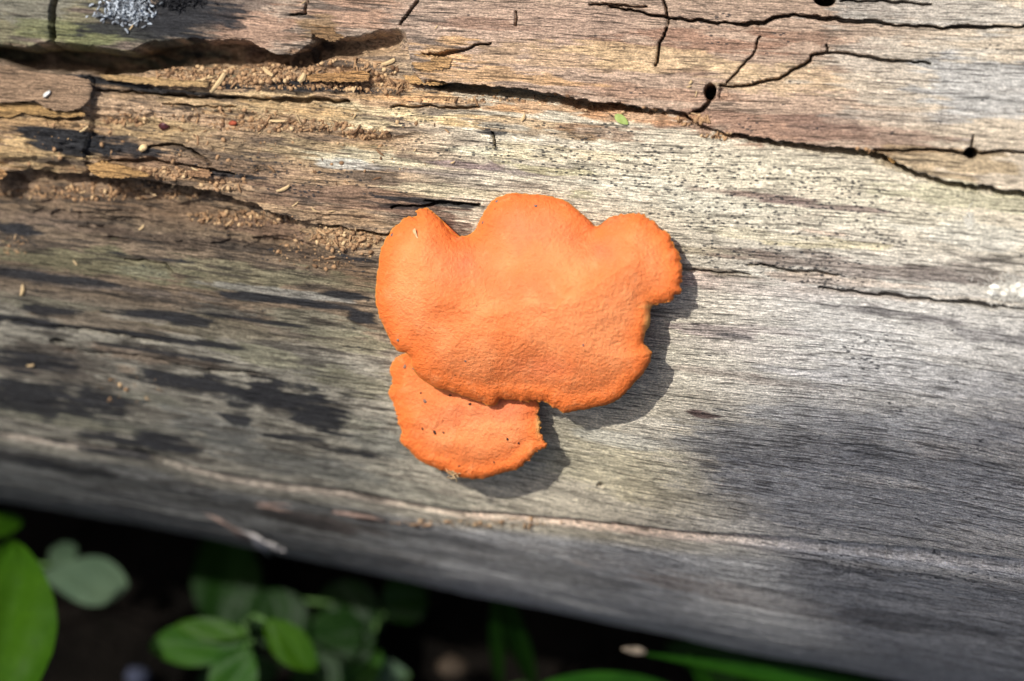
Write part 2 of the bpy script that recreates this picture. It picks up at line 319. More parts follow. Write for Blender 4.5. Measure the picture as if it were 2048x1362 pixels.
# shells and big areas first
up = 1 - sm(-.03, .03, SS - e1[:, None])
TN += (lin((152, 130, 110)) - TN) * (up * (1 - .65 * sm(XU(1550), XU(1950), UU)))[..., None]
mid = sm(-.03, .03, SS - e1[:, None]) * (1 - sm(XU(700), XU(1000), UU + .6 * N1)) * (1 - sm(s_of(50), s_of(56), SS))
TN += (lin((158, 128, 94)) - TN) * mid[..., None]
PAINT = [
 # top left shell: olive algae, blackened patches
 (140, 60, 330, 70, (112, 108, 78), .9), (60, 20, 120, 40, (122, 118, 104), .7), (300, 60, 150, 55, (70, 68, 62), .75), (390, 40, 120, 45, (44, 44, 46), .85),
 (180, 75, 130, 26, (112, 116, 66), .6), (500, 70, 110, 45, (160, 122, 96), .7), (470, 20, 80, 18, (70, 60, 56), .6), (700, 40, 120, 40, (162, 122, 94), .7),
 (640, 60, 40, 22, (140, 112, 76), .8), (480, 62, 28, 10, (48, 44, 44), .8), (250, 15, 60, 30, (60, 60, 60), .7),
 # upper shell, middle and right
 (960, 70, 180, 60, (160, 136, 116), .7), (960, 60, 110, 12, (118, 88, 70), .6), (1200, 60, 160, 50, (148, 124, 106), .6), (1140, 130, 200, 30, (168, 140, 108), .6),
 (1450, 90, 210, 26, (134, 102, 82), .75), (1330, 130, 260, 26, (176, 150, 112), .6), (1560, 160, 220, 40, (192, 166, 130), .6), (1600, 80, 130, 16, (120, 88, 68), .5),
 (1520, 255, 200, 34, (140, 110, 90), .8), (1740, 275, 170, 26, (130, 106, 90), .7), (1650, 245, 120, 16, (96, 78, 70), .45), (1850, 150, 220, 90, (170, 162, 146), .6),
 (1980, 190, 130, 70, (150, 150, 146), .7), (1900, 30, 180, 40, (156, 152, 142), .6), (1800, 240, 120, 22, (150, 140, 126), .5), (1300, 190, 220, 22, (146, 116, 94), .7),
 (1000, 160, 190, 22, (178, 142, 100), .7), (880, 120, 60, 40, (186, 146, 98), .7), (1900, 330, 140, 30, (150, 128, 92), .6), (1390, 150, 60, 10, (104, 80, 66), .6),
 # rotten wood on the left
 (90, 175, 130, 55, (150, 124, 98), .9), (60, 225, 120, 24, (176, 142, 92), .8), (110, 262, 140, 26, (166, 130, 84), .8), (80, 305, 130, 34, (182, 150, 98), .8),
 (320, 235, 170, 40, (178, 146, 112), .8), (420, 205, 160, 24, (190, 158, 112), .8), (300, 260, 110, 24, (170, 142, 94), .7), (560, 205, 120, 22, (200, 168, 118), .8),
 (150, 272, 140, 12, (62, 58, 58), .85), (150, 290, 70, 16, (46, 44, 46), .9), (260, 300, 110, 10, (44, 42, 44), .95), (230, 165, 80, 8, (40, 36, 34), .9), (320, 178, 120, 5, (46, 38, 30), .8),
 (430, 170, 70, 6, (42, 38, 38), .9), (700, 178, 170, 9, (66, 60, 62), .9), (700, 152, 60, 5, (58, 52, 54), .8), (560, 178, 60, 6, (60, 50, 44), .8),
 (300, 345, 160, 20, (160, 124, 86), .7), (330, 318, 120, 14, (146, 112, 84), .7), (450, 310, 150, 30, (132, 108, 80), .7), (560, 300, 200, 30, (146, 122, 88), .6),
 (720, 155, 80, 22, (182, 138, 92), .7), (800, 190, 140, 16, (190, 150, 100), .7), (900, 205, 140, 16, (188, 148, 104), .7), (640, 130, 120, 20, (150, 112, 76), .6),
 (830, 230, 150, 16, (216, 192, 146), 1.), (740, 240, 90, 22, (220, 196, 150), 1.), (910, 245, 60, 10, (200, 170, 120), .8), (650, 225, 60, 12, (202, 166, 112), .8),
 (1080, 215, 160, 16, (178, 136, 94), .7), (1250, 232, 120, 14, (164, 122, 86), .7), (1040, 245, 190, 14, (166, 134, 92), .6), (1220, 265, 150, 18, (112, 84, 64), .7), (1090, 268, 120, 12, (130, 104, 72), .6),
 (640, 300, 160, 22, (166, 144, 104), .5), (760, 320, 150, 18, (196, 184, 150), .8), (700, 330, 60, 10, (186, 184, 172), .7), (480, 340, 160, 24, (126, 100, 78), .6),
 (930, 330, 130, 9, (120, 102, 100), .8), (860, 344, 160, 9, (104, 94, 88), .7), (1040, 345, 90, 8, (96, 86, 84), .7), (1000, 305, 120, 10, (194, 187, 158), .7), (1160, 310, 200, 20, (188, 175, 142), .7),
 (1100, 340, 90, 10, (166, 158, 118), .6), (900, 380, 180, 14, (178, 168, 136), .6), (1050, 372, 70, 8, (110, 100, 88), .6), (1160, 385, 60, 14, (142, 138, 102), .6),
 (700, 395, 160, 24, (126, 98, 78), .8), (850, 430, 110, 24, (100, 76, 62), .85), (590, 395, 120, 22, (118, 92, 72), .8), (900, 455, 60, 22, (88, 66, 56), .8),  # last patch paints in the shadow beside the large cap's left lobe
 (790, 412, 60, 5, (40, 36, 36), .8),
 # pale right hand side; its low patches carry painted shade and sunlit spots
 (1500, 340, 330, 34, (204, 194, 168), .8), (1400, 400, 240, 30, (204, 197, 174), .8), (1750, 430, 260, 36, (202, 193, 168), .8), (1560, 395, 110, 9, (110, 92, 84), .85), (1640, 412, 110, 8, (116, 98, 90), .8),
 (1460, 385, 80, 7, (140, 120, 104), .6), (1600, 480, 150, 12, (182, 166, 108), .5), (1650, 465, 60, 6, (210, 176, 146), .5), (1950, 400, 140, 26, (160, 156, 126), .6), (1950, 470, 150, 30, (182, 178, 162), .6),
 (1480, 450, 140, 22, (200, 190, 164), .6), (1450, 505, 120, 9, (150, 136, 108), .7), (1600, 510, 130, 9, (128, 116, 102), .7), (1460, 550, 60, 10, (120, 104, 84), .8), (1400, 560, 40, 14, (206, 180, 160), .7),
 (1750, 540, 220, 20, (128, 108, 92), .8), (1920, 545, 150, 26, (118, 104, 92), .7), (1980, 520, 80, 12, (96, 86, 78), .5), (1640, 560, 90, 12, (170, 136, 104), .6), (1800, 570, 160, 8, (202, 172, 134), .7),
 (1560, 580, 180, 16, (196, 176, 156), .6), (1720, 590, 160, 8, (176, 150, 122), .6), (1760, 622, 120, 8, (94, 84, 82), .8), (1890, 645, 80, 16, (112, 98, 96), .7), (1990, 670, 110, 18, (120, 110, 108), .7),
 (1950, 600, 120, 6, (206, 180, 136), .6), (1430, 665, 110, 12, (142, 126, 118), .8), (1470, 672, 40, 5, (84, 78, 76), .8), (1560, 665, 110, 10, (168, 150, 138), .6), (1540, 620, 160, 22, (202, 190, 166), .6),
 (1500, 700, 170, 18, (192, 178, 160), .6), (1440, 745, 90, 9, (140, 120, 104), .8), (1560, 765, 120, 9, (150, 132, 112), .7), (1640, 752, 120, 10, (204, 196, 186), .7), (1780, 690, 160, 40, (190, 184, 170), .5),
 (1400, 825, 44, 9, (84, 62, 56), .95), (1450, 800, 120, 22, (190, 178, 152), .6), (1850, 760, 220, 50, (166, 162, 156), .7), (1650, 840, 200, 30, (146, 146, 143), .7), (1900, 850, 180, 40, (156, 156, 154), .7),
 (1600, 900, 240, 50, (132, 132, 130), .75), (1850, 930, 200, 40, (136, 138, 137), .75), (1700, 1000, 280, 60, (150, 150, 148), .75), (1960, 1010, 150, 60, (156, 156, 154), .7), (1870, 900, 50, 20, (186, 170, 144), .6),  # grey wood darkened with painted shade; last patch paints a sunlit spot
 (1745, 965, 50, 14, (182, 168, 146), .5), (1250, 950, 170, 60, (176, 166, 136), .7), (1350, 1000, 120, 40, (182, 170, 140), .6), (1140, 900, 120, 60, (160, 152, 128), .6), (1420, 930, 20, 6, (66, 66, 66), .7), (1240, 880, 80, 20, (186, 182, 166), .6),  # first patch paints another sunlit spot
 (1380, 740, 90, 60, (188, 180, 158), .4), (1300, 860, 80, 30, (170, 164, 150), .4),
 # left below the ledge: dust, green-grey wood, black stains and some painted shade
 (200, 400, 260, 32, (166, 134, 102), .9), (330, 430, 240, 26, (156, 124, 92), .85), (560, 470, 120, 22, (150, 116, 90), .8), (690, 478, 90, 24, (176, 144, 102), .8), (130, 450, 160, 22, (158, 126, 98), .8),
 (30, 465, 70, 10, (50, 46, 46), .95), (350, 485, 200, 16, (96, 74, 58), .7), (560, 505, 160, 14, (84, 66, 54), .7), (720, 520, 60, 10, (38, 34, 32), .85), (700, 545, 80, 20, (122, 96, 70), .6), (690, 590, 50, 10, (42, 38, 34), .85),
 (180, 520, 240, 30, (150, 142, 92), .8), (440, 545, 220, 30, (160, 150, 104), .75), (620, 560, 120, 18, (150, 138, 100), .6), (290, 545, 60, 12, (170, 166, 124), .6), (120, 560, 200, 14, (96, 84, 78), .7), (260, 580, 180, 10, (134, 118, 108), .6),
 (560, 585, 170, 9, (178, 172, 158), .8), (640, 598, 90, 5, (196, 188, 172), .7), (560, 602, 100, 6, (48, 44, 44), .85), (630, 612, 60, 6, (60, 54, 52), .7), (330, 602, 110, 6, (50, 46, 44), .7), (60, 605, 130, 16, (150, 144, 112), .7),
 (450, 625, 120, 16, (112, 108, 96), .8), (360, 640, 80, 9, (44, 42, 40), .85), (290, 634, 60, 5, (40, 38, 38), .8), (100, 625, 70, 10, (60, 54, 50), .85), (40, 645, 90, 9, (50, 44, 42), .85), (200, 650, 160, 20, (160, 128, 92), .6),
 (450, 660, 160, 22, (146, 130, 92), .6), (620, 650, 130, 26, (166, 160, 128), .7), (700, 690, 100, 24, (160, 152, 112), .6), (300, 675, 190, 5, (52, 44, 40), .7), (440, 690, 70, 4, (50, 44, 40), .7), (100, 720, 160, 34, (92, 76, 66), .75),
 (300, 715, 180, 20, (142, 108, 80), .7), (420, 735, 150, 5, (60, 48, 40), .7), (560, 720, 140, 26, (168, 162, 120), .7), (720, 640, 26, 12, (52, 38, 32), .85), (640, 750, 120, 8, (100, 96, 84), .6), (720, 770, 90, 24, (160, 152, 116), .6),
 (120, 760, 200, 16, (120, 104, 90), .6), (250, 742, 30, 12, (178, 146, 112), .7), (60, 800, 130, 34, (70, 66, 62), .8), (210, 800, 100, 24, (78, 74, 68), .7), (270, 755, 40, 8, (30, 30, 30), .8), (400, 770, 150, 20, (36, 36, 38), .93), (560, 800, 130, 28, (30, 31, 33), .96),
 (640, 845, 60, 22, (36, 37, 38), .9), (580, 880, 70, 7, (34, 34, 36), .9), (470, 845, 40, 10, (40, 40, 42), .85), (480, 800, 60, 10, (150, 154, 150), .4), (300, 800, 90, 12, (170, 166, 140), .7), (420, 850, 140, 22, (150, 152, 146), .6),
 (120, 835, 180, 18, (156, 152, 118), .7), (300, 860, 120, 14, (132, 130, 116), .6), (240, 880, 110, 9, (44, 42, 40), .7), (560, 920, 200, 24, (132, 132, 126), .7), (330, 895, 90, 18, (70, 70, 64), .7), (760, 880, 80, 40, (140, 140, 128), .6), (720, 905, 60, 6, (50, 50, 52), .7),  # dark patches just above the ridge at left paint in the overhang's shade
 (700, 850, 90, 20, (150, 146, 122), .6), (800, 980, 200, 30, (130, 128, 112), .5),
]
for a in PAINT: paint(*a, noise=.42 if a[1] > 740 and a[0] > 1150 else .75)
# lip of the lower ridge: pinkish wood, then grey, painted paler where it faces the sun
lip = sm(-.02, .05, x) * (1 - sm(.05 + .12 * rr_, .22 + .18 * rr_, x + .12 * N1 + .1 * N2))
low = sm(.3, .7, x)
TN += (lin((140, 140, 139)) - TN) * (low * .85)[..., None]
lc_ = lin((198, 174, 152)) * (1 - sm(XU(1450, 1070), XU(1700, 1090), UU))[..., None] + lin((190, 189, 186)) * sm(XU(1450, 1070), XU(1700, 1090), UU)[..., None]
TN += (lc_ - TN) * (lip * (.7 + .2 * sm(XU(250, 900), XU(900, 1020), UU)))[..., None]
for a in [(100, 915, 160, 12, (52, 50, 48), .7), (250, 965, 160, 22, (96, 94, 90), .6), (620, 1040, 120, 16, (104, 84, 74), .8), (730, 1035, 40, 9, (84, 48, 36), .9), (500, 1020, 130, 12, (70, 64, 60), .6),
          (900, 1080, 180, 14, (92, 90, 86), .5), (1250, 1130, 220, 16, (150, 146, 140), .6), (1500, 1190, 250, 22, (150, 136, 124), .6), (1850, 1250, 200, 20, (92, 92, 92), .6), (1750, 1140, 150, 12, (100, 102, 104), .6),
          (1900, 1170, 160, 16, (140, 144, 146), .6), (1900, 1330, 240, 24, (130, 132, 132), .5), (1050, 1140, 220, 18, (104, 102, 98), .6)]: paint(*a)
leftw = 1 - sm(XU(700), XU(1250), UU)
dark = sm(.18, .44, N2 * .6 + N4 * .5 + .35 * N1 + .14 * leftw - .05) * (.12 + .68 * leftw)
TN += (lin((62, 54, 48)) - TN) * dark[..., None]
TN *= (1 + (.22 * N1 + .20 * N2 + .16 * N3 + .25 * N4) * (.5 + .6 * leftw))[..., None]
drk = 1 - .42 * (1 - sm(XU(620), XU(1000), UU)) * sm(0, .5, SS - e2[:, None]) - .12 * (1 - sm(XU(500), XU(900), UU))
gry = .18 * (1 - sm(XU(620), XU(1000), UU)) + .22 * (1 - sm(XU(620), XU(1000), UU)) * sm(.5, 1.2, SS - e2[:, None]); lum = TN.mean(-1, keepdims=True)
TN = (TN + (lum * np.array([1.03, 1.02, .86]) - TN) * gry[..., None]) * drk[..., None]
BLACK = [(400, 772, 150, 18), (560, 805, 140, 24), (640, 842, 60, 20), (585, 878, 75, 7), (690, 905, 70, 6), (465, 842, 36, 9), (60, 800, 120, 26), (210, 808, 80, 18), (240, 878, 120, 8), (350, 888, 60, 9), (360, 640, 70, 9), (290, 634, 60, 5), (100, 622, 60, 9), (50, 645, 110, 8),
         (240, 668, 190, 4), (420, 690, 80, 4), (360, 712, 160, 4), (30, 465, 75, 11), (560, 602, 90, 6), (660, 610, 60, 5), (720, 520, 60, 8), (690, 590, 50, 8), (60, 720, 90, 14), (140, 560, 160, 6), (500, 640, 90, 5), (730, 640, 24, 9), (330, 520, 90, 4), (230, 900, 120, 6), (100, 925, 140, 9),
         (390, 40, 100, 30), (300, 62, 120, 24), (150, 290, 70, 14), (260, 300, 110, 9), (140, 272, 120, 8), (700, 178, 160, 7), (230, 165, 80, 6), (320, 182, 130, 4), (430, 170, 60, 5), (470, 350, 60, 4), (870, 405, 90, 5), (1000, 268, 60, 4)]
for a in BLACK:  # black stains, plus painted shade of the overhang above the lower ridge
    w, m = region(a[0], a[1], a[2] * 1.1, a[3] * 1.3, .93, .8); TN[w] += (lin((38, 38, 39)) - TN[w]) * m[..., None]
cool = sm(XU(1250), XU(1700), UU) * sm(s_of(28), s_of(42), SS) * .75; lum = TN.mean(-1, keepdims=True); TN += (lum * np.array([1.03, 1.01, .95]) - TN) * cool[..., None]
TN = np.maximum(TN * KT, .010); mx_ = TN.max(-1, keepdims=True); TN *= np.where(mx_ > .55, (.55 + .22 * (1 - np.exp(-(mx_ - .55) / .22))) / mx_, 1)
for a in [(1300, 330, 300, 50, .8), (1500, 380, 320, 60, .9), (1650, 455, 200, 30, .9), (1400, 430, 120, 30, .8), (1560, 515, 200, 30, 1.), (1640, 560, 120, 20, .9), (1740, 700, 60, 50, .6), (1000, 300, 250, 30, .5), (560, 350, 240, 40, .7),
          (800, 240, 150, 30, .5), (1180, 270, 250, 30, .5), (1500, 70, 200, 50, .35), (950, 205, 200, 20, .4), (1750, 1125, 160, 16, 1.), (1950, 1150, 130, 16, .9)]: pores(*a)

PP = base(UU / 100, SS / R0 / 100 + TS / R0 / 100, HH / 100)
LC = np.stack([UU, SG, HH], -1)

t = NT('weathered_wood')
lc = t.attr('grain_coord'); tint = t.attr('wood_tint', 'Color')
g1 = t.noise(t.mapv(lc, (1.1, 27, 22)), 1, 5, .62, .25); g2 = t.noise(t.mapv(lc, (5.5, 44, 30)), 1, 3, .65); g3_ = t.noise(t.mapv(lc, (24, 36, 24)), 1, 3, .65)
g4 = t.noise(t.mapv(lc, (.25, 6, 1)), 1, 4, .6, .3)
lines = t.ramp(g1, .36, .5); val = t.math('MULTIPLY', t.ramp(g2, .3, .7, .5, 1.4), t.ramp(g3_, .3, .7, .62, 1.35))
val = t.math('MULTIPLY', val, t.ramp(lines, 0, 1, .34, 1.12)); val = t.math('MULTIPLY', val, t.ramp(g4, .3, .7, .84, 1.12))
pv = t.voro(t.mapv(lc, (7.5, 17, 1)), 1); pm = t.noise(t.mapv(lc, (1.2, 3.5, 1)), 1, 2)
pore = t.math('MULTIPLY', t.ramp(pv, .34, .2), t.ramp(t.math('ADD', pm, t.math('MULTIPLY', t.attr('pore_density', 'Fac'), .42)), .66, .76))
col = t.mix(1., tint, val, 'MULTIPLY')
col = t.mix(t.math('MULTIPLY', pore, .85), col, tuple(lin((46, 50, 54))))
bh = t.math('ADD', t.math('MULTIPLY', g1, .8), t.math('ADD', t.math('MULTIPLY', g2, .5), t.math('ADD', t.math('MULTIPLY', g3_, .45), t.math('MULTIPLY', pore, -.3))))
WOOD = t.out(col, .82, t.bump(bh, 1., .0008))

log = empty('fallen_log', (0, 0, 0)); tag(log, 'long weathered grey and brown log with cracks and rotten hollows', 'log')
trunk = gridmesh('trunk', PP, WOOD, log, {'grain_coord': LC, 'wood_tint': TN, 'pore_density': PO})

def at_log(px, py):
    """point and frame of the finished log surface at a measured point"""
    u, s = chart(np.array([float(px)]), np.array([float(py)])); i = min(max(np.searchsorted(ul, u[0]), 1), NU - 2); j = min(max(np.searchsorted(sl, s[0]), 1), NS - 2)
    a = max(i - 4, 0); b = min(i + 4, NU - 1); c = max(j - 4, 0); d = min(j + 4, NS - 1)
    du = PP[b, j] - PP[a, j]; ds = PP[i, d] - PP[i, c]; du /= np.linalg.norm(du); n = -np.cross(du, ds); n /= np.linalg.norm(n)
    if n @ (CAM - PP[i, j]) < 0: n = -n
    return PP[i, j], du, n

# ------------------------------------------------------------------ ground
t = NT('dark_soil'); c = t.coord()
n1 = t.noise(c, 60, 6, .65); n2 = t.noise(c, 500, 4, .6)
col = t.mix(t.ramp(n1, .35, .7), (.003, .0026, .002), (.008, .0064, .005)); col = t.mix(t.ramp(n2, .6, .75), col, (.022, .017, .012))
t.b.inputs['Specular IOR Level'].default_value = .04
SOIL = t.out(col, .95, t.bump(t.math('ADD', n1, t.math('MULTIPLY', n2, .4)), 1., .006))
a = np.concatenate([-np.geomspace(60, .62, 40), np.linspace(-.6, .6, 121), np.geomspace(.62, 60, 40)])
gx, gy = np.meshgrid(a, a, indexing='ij')
near = np.exp(-(gx ** 2 + gy ** 2) / 4)
gz = near * (.012 * fbm(gx * 18, gy * 18, 7, 4) + .03 * fbm(gx * 3, gy * 3, 9, 3) * (np.abs(gy) > .12)) - .004
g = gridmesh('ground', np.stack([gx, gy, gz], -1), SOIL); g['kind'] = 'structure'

# ------------------------------------------------------------------ orange bracket fungi
def fungus_mat():
    t = NT('orange_cap'); c = t.coord(); d = t.attr('rim', 'Fac'); ctr = t.attr('bruise_shade', 'Fac'); cut = t.attr('torn', 'Fac')
    n1 = t.noise(c, 90, 4, .55); n2 = t.noise(c, 420, 4, .6, .3); n3 = t.noise(c, 1700, 3, .6); n4 = t.noise(c, 4200, 2, .6)
    col = t.mix(t.ramp(n1, .3, .7), tuple(lin((224, 122, 64))), tuple(lin((236, 145, 88))))
    col = t.mix(t.ramp(d, .9, .15), col, tuple(lin((224, 114, 50))))
    col = t.mix(t.math('MULTIPLY', ctr, 1.), col, tuple(lin((210, 110, 76))))
    col = t.mix(t.ramp(n2, .52, .75, 0, .35), col, tuple(lin((236, 160, 104))))
    col = t.mix(t.ramp(n3, .55, .75, 0, .4), col, tuple(lin((212, 98, 42))))
    col = t.mix(cut, col, tuple(lin((206, 158, 92))))
    rim = t.math('MULTIPLY', t.ramp(d, .045, .0), .6); col = t.mix(rim, col, tuple(lin((216, 156, 64))))
    h = t.math('ADD', t.math('ADD', t.math('MULTIPLY', n2, .4), t.math('MULTIPLY', t.voro(c, 1300), .2)), t.math('ADD', t.math('MULTIPLY', n3, .5), t.math('MULTIPLY', n4, .35)))
    return t.out(col, .72, t.bump(h, .8, .0008), Subsurface_Weight=.12, Subsurface_Scale=.002, Subsurface_Radius=(1, .35, .12))
CAPM = fungus_mat()
t = NT('pore_layer'); c = t.coord(); v = t.voro(c, 2600)
PORE = t.out(t.mix(t.ramp(v, .25, .5), tuple(lin((150, 66, 26))), tuple(lin((210, 120, 52)))), .85, t.bump(v, .6, .0003))

def polydist(px, py, poly):
    a = poly; b = np.roll(poly, -1, 0); out = np.full(px.shape, 1e9)
    for (x0, y0), (x1, y1) in zip(a, b):
        dx, dy = x1 - x0, y1 - y0; tt = np.clip(((px - x0) * dx + (py - y0) * dy) / (dx * dx + dy * dy + 1e-9), 0, 1)
        out = np.minimum(out, np.hypot(px - x0 - tt * dx, py - y0 - tt * dy))
    return out
def resample(pts, n):
    p = np.array(pts + pts[:1], float); L = np.concatenate([[0], np.cumsum(np.hypot(*np.diff(p, axis=0).T))]); q = np.linspace(0, L[-1], n, endpoint=False)
    return np.stack([np.interp(q, L, p[:, 0]), np.interp(q, L, p[:, 1])], 1)
def G(px, py, x, y, rx, ry=None): return np.exp(-((px - x) / rx) ** 2 - ((py - y) / (ry or rx)) ** 2)

def bracket(root, pts, ctr, clear, dome, relief, foot, bruise_shade, torn, jag, n=900, rings=90, thick=.0016):
    B = resample(pts, n)
    # smooth a little, then fray
    for _ in range(2): B = .25 * np.roll(B, 1, 0) + .5 * B + .25 * np.roll(B, -1, 0)
    T = np.roll(B, -1, 0) - np.roll(B, 1, 0); T /= np.linalg.norm(T, axis=1)[:, None]; Nn = np.stack([T[:, 1], -T[:, 0]], 1)
    q = np.arange(n); amp = 1.4 + jag(B[:, 0], B[:, 1])
    B = B + Nn * (amp * (.8 * fbm(q * .12, q * 0, 5, 2) + .9 * fbm(q * .4, q * 0, 6, 2)))[:, None]
    tt = np.concatenate([np.linspace(0.0, .8, rings - 32), 1 - .2 * (1 - np.linspace(0, 1, 33)[1:]) ** 1.6])
    C = np.array(ctr)
    BS = B.copy()
    for _ in range(120): BS = .25 * np.roll(BS, 1, 0) + .5 * BS + .25 * np.roll(BS, -1, 0)
    w_ = sm(.70, 1., tt)[None]; w2 = sm(.2, .8, tt)[None]; BV = BS.copy()
    for _ in range(1500): BV = .25 * np.roll(BV, 1, 0) + .5 * BV + .25 * np.roll(BV, -1, 0)
    mixb = lambda k: ((BV[:, k:k + 1] * (1 - w2) + BS[:, k:k + 1] * w2) * (1 - w_) + B[:, k:k + 1] * w_)
    X = C[0] + (mixb(0) - C[0]) * tt[None]; Y = C[1] + (mixb(1) - C[1]) * tt[None]
    d = polydist(X, Y, B[::3])
    d[:, -1] = 0
    lz = depth_of_log(X, Y)
    z = lz + clear(X, Y) + dome * (1 - np.exp(-d / 95)) + relief(X, Y, d)
    z += .00010 * (1 - np.exp(-d / 30)) * (fbm(X * .02, Y * .03, 77, 3) * 2 + 1.2 * fbm(X * .06, Y * .06, 78, 3)) + .00028 * np.exp(-d / 22) * fbm(X * .09, Y * .09, 79, 2)
    r = thick * .5 * (1 + 1.2 * (1 - np.exp(-d / 60)))
    ed = np.clip(d / 9, 0, 1); lift = thick * .5 * np.sqrt(np.maximum(1 - (1 - ed) ** 2, 0))     # rounded lip
    zt = z + lift - thick * .5
    zb = z - lift - thick * .5 - thick * 1.2 * (1 - np.exp(-d / 60))
    f = foot(X, Y); zb = np.minimum(zb, zb * (1 - f) + (lz - .004) * f)
    attrs = {'rim': np.clip(d / 60, 0, 1), 'bruise_shade': np.clip(bruise_shade(X, Y), 0, 1), 'torn': np.clip(torn(X, Y), 0, 1)}
    loc = np.array(root.location)
    top = gridmesh('cap', at_z(X, Y, zt) - loc, CAPM, root, attrs, closeu=True)
    Pb = at_z(X, Y, zb); Pt = at_z(X[:, -1:], Y[:, -1:], zt[:, -1:])
    bot = gridmesh('pore_layer', np.concatenate([Pb, Pt], 1)[:, ::-1] - loc, PORE, root, None, closeu=True)
    for P, nm, k in ((top, 'cap', 0), (bot, 'pore_layer', -1)):
        pass
    return lambda px, py: zt.reshape(-1)[np.argmin((X.reshape(-1) - px) ** 2 + (Y.reshape(-1) - py) ** 2)]
CA = [(370,175),(395,160),(430,157),(460,168),(475,185),(500,205),(530,235),(545,265),(565,290),(600,315),(640,322),(665,315),(690,300),(715,280),(722,250),(740,215),(765,175),(800,125),(840,95),(890,77),(940,73),(1000,80),(1060,80),(1110,85),(1160,98),(1200,110),(1240,125),(1265,150),(1300,180),(1340,215),(1370,245),(1385,268),(1400,262),(1430,240),(1470,215),(1510,195),(1560,184),(1610,184),(1660,195),(1700,215),(1740,255),(1790,285),(1820,310),(1830,350),(1850,385),(1865,420),(1870,470),(1890,510),(1890,555),(1880,600),(1880,640),(1855,655),(1825,690),(1790,690),(1750,700),(1715,715),(1705,740),(1708,790),(1700,830),(1680,860),(1670,890),(1665,925),(1690,950),(1718,975),(1710,1010),(1690,1060),(1660,1100),(1625,1140),(1590,1180),(1540,1230),(1490,1265),(1430,1285),(1350,1300),(1280,1310),(1200,1320),(1180,1305),(1150,1300),(1130,1270),(1100,1265),(1060,1262),(1000,1258),(940,1250),(890,1243),(850,1245),(838,1270),(800,1290),(760,1270),(700,1245),(640,1225),(560,1195),(480,1180),(430,1150),(380,1110),(352,1060),(340,1010),(325,990),(270,970),(235,930),(212,880),(185,820),(165,780),(155,730),(143,680),(143,620),(148,560),(160,500),(163,440),(175,390),(195,340),(225,310),(245,270),(280,240),(310,215),(340,205),(375,205),(380,190)]
CA = [(700 + x / 2.8375, 360 + y / 2.8375) for x, y in CA]
CB = [(380,190),(340,215),(312,260),(300,310),(315,360),(320,405),(300,430),(288,475),(300,515),(330,540),(335,590),(345,640),(360,680),(380,730),(390,780),(372,820),(395,865),(440,900),(480,950),(530,995),(600,1030),(680,1060),(720,1065),(750,1090),(800,1105),(860,1118),(920,1128),(980,1130),(1050,1115),(1120,1092),(1200,1075),(1260,1055),(1310,1020),(1340,990),(1370,965),(1400,940),(1440,905),(1480,890),(1488,865),(1465,835),(1450,800),(1435,760),(1445,740),(1435,690),(1425,650),(1430,610),(1440,570),(1400,480),(1200,400),(1000,330),(800,250),(600,180),(480,160)]
CB = [(700 + x / 3.783, 660 + y / 3.783) for x, y in CB]
fa = empty('bracket_fungus', at_log(1060, 560)[0]); tag(fa, 'large lobed bright orange bracket fungus with torn notches on its rim', 'fungus')
clearA = lambda X, Y: .0022 + .0062 * sm(330, 960, Y) + .0022 * sm(1150, 1350, X) + .0015 * sm(950, 770, X)
reliefA = lambda X, Y, d: (.0022 * G(X, Y, 880, 540, 90, 120) + .0028 * G(X, Y, 1150, 590, 110, 120) - .0006 * G(X, Y, 1015, 520, 60, 80) - .0007 * G(X, Y, 1075, 735, 70, 40) + .0010 * G(X, Y, 960, 690, 90, 60)
     - .00035 * np.exp(-((d - 36) / 14) ** 2) * np.clip(sm(850, 790, X) + sm(730, 790, Y), 0, 1) + .0004 * np.exp(-((d - 14) / 14) ** 2) + .0006 * fbm(X * .008, Y * .008, 14, 2) - .0012 * G(X, Y, 1180, 478, 40, 30) - .0010 * G(X, Y, 935, 490, 50, 30) - .0008 * G(X, Y, 1310, 520, 40, 90))
footA = lambda X, Y: sm(1.25, .55, np.hypot((X - 1050) / 190, (Y - 520) / 130))
brA = lambda X, Y: (.8 * G(X, Y, 1060, 470, 70, 50) + .6 * G(X, Y, 930, 530, 60, 40) + .6 * G(X, Y, 1050, 585, 60, 40) + .55 * G(X, Y, 1200, 500, 45, 36) + .5 * G(X, Y, 1085, 735, 60, 24) + .4 * G(X, Y, 1210, 440, 40, 20)) * (.7 + .5 * fbm(X * .03, Y * .03, 5, 3))  # pinkish bruises; the low patch paints shade into the dent
torA = lambda X, Y: .9 * G(X, Y, 1297, 655, 9, 40) + .5 * G(X, Y, 1310, 613, 30, 5)
jagA = lambda x, y: 4 * G(x, y, 1100, 812, 40, 14) + 3 * G(x, y, 1330, 600, 40, 20) + 2.2 * G(x, y, 1080, 805, 90, 8) + 2.2 * sm(1150, 1250, x) * sm(620, 560, y) + 2 * G(x, y, 930, 465, 30, 12) + 1.5 * G(x, y, 800, 440, 60, 50)
zA = bracket(fa, CA, (1052, 590), clearA, .0062, reliefA, footA, brA, torA, jagA)
fb = empty('bracket_fungus', at_log(940, 800)[0]); tag(fb, 'small fan-shaped orange bracket fungus tucked below the larger orange cap', 'fungus')
clearB = lambda X, Y: .0012 + .0078 * sm(700, 960, Y)
reliefB = lambda X, Y, d: (-.0004 * np.exp(-((d - 30) / 14) ** 2) + .0004 * np.exp(-((d - 12) / 12) ** 2)) * sm(840, 900, Y + 30 * fbm(X * .02, Y * .02, 3, 2)) + .0005 * fbm(X * .012, Y * .02, 12, 2) - .0008 * G(X, Y, 950, 860, 100, 40)
footB = lambda X, Y: sm(1.2, .5, np.hypot((X - 930) / 150, (Y - 745) / 60))
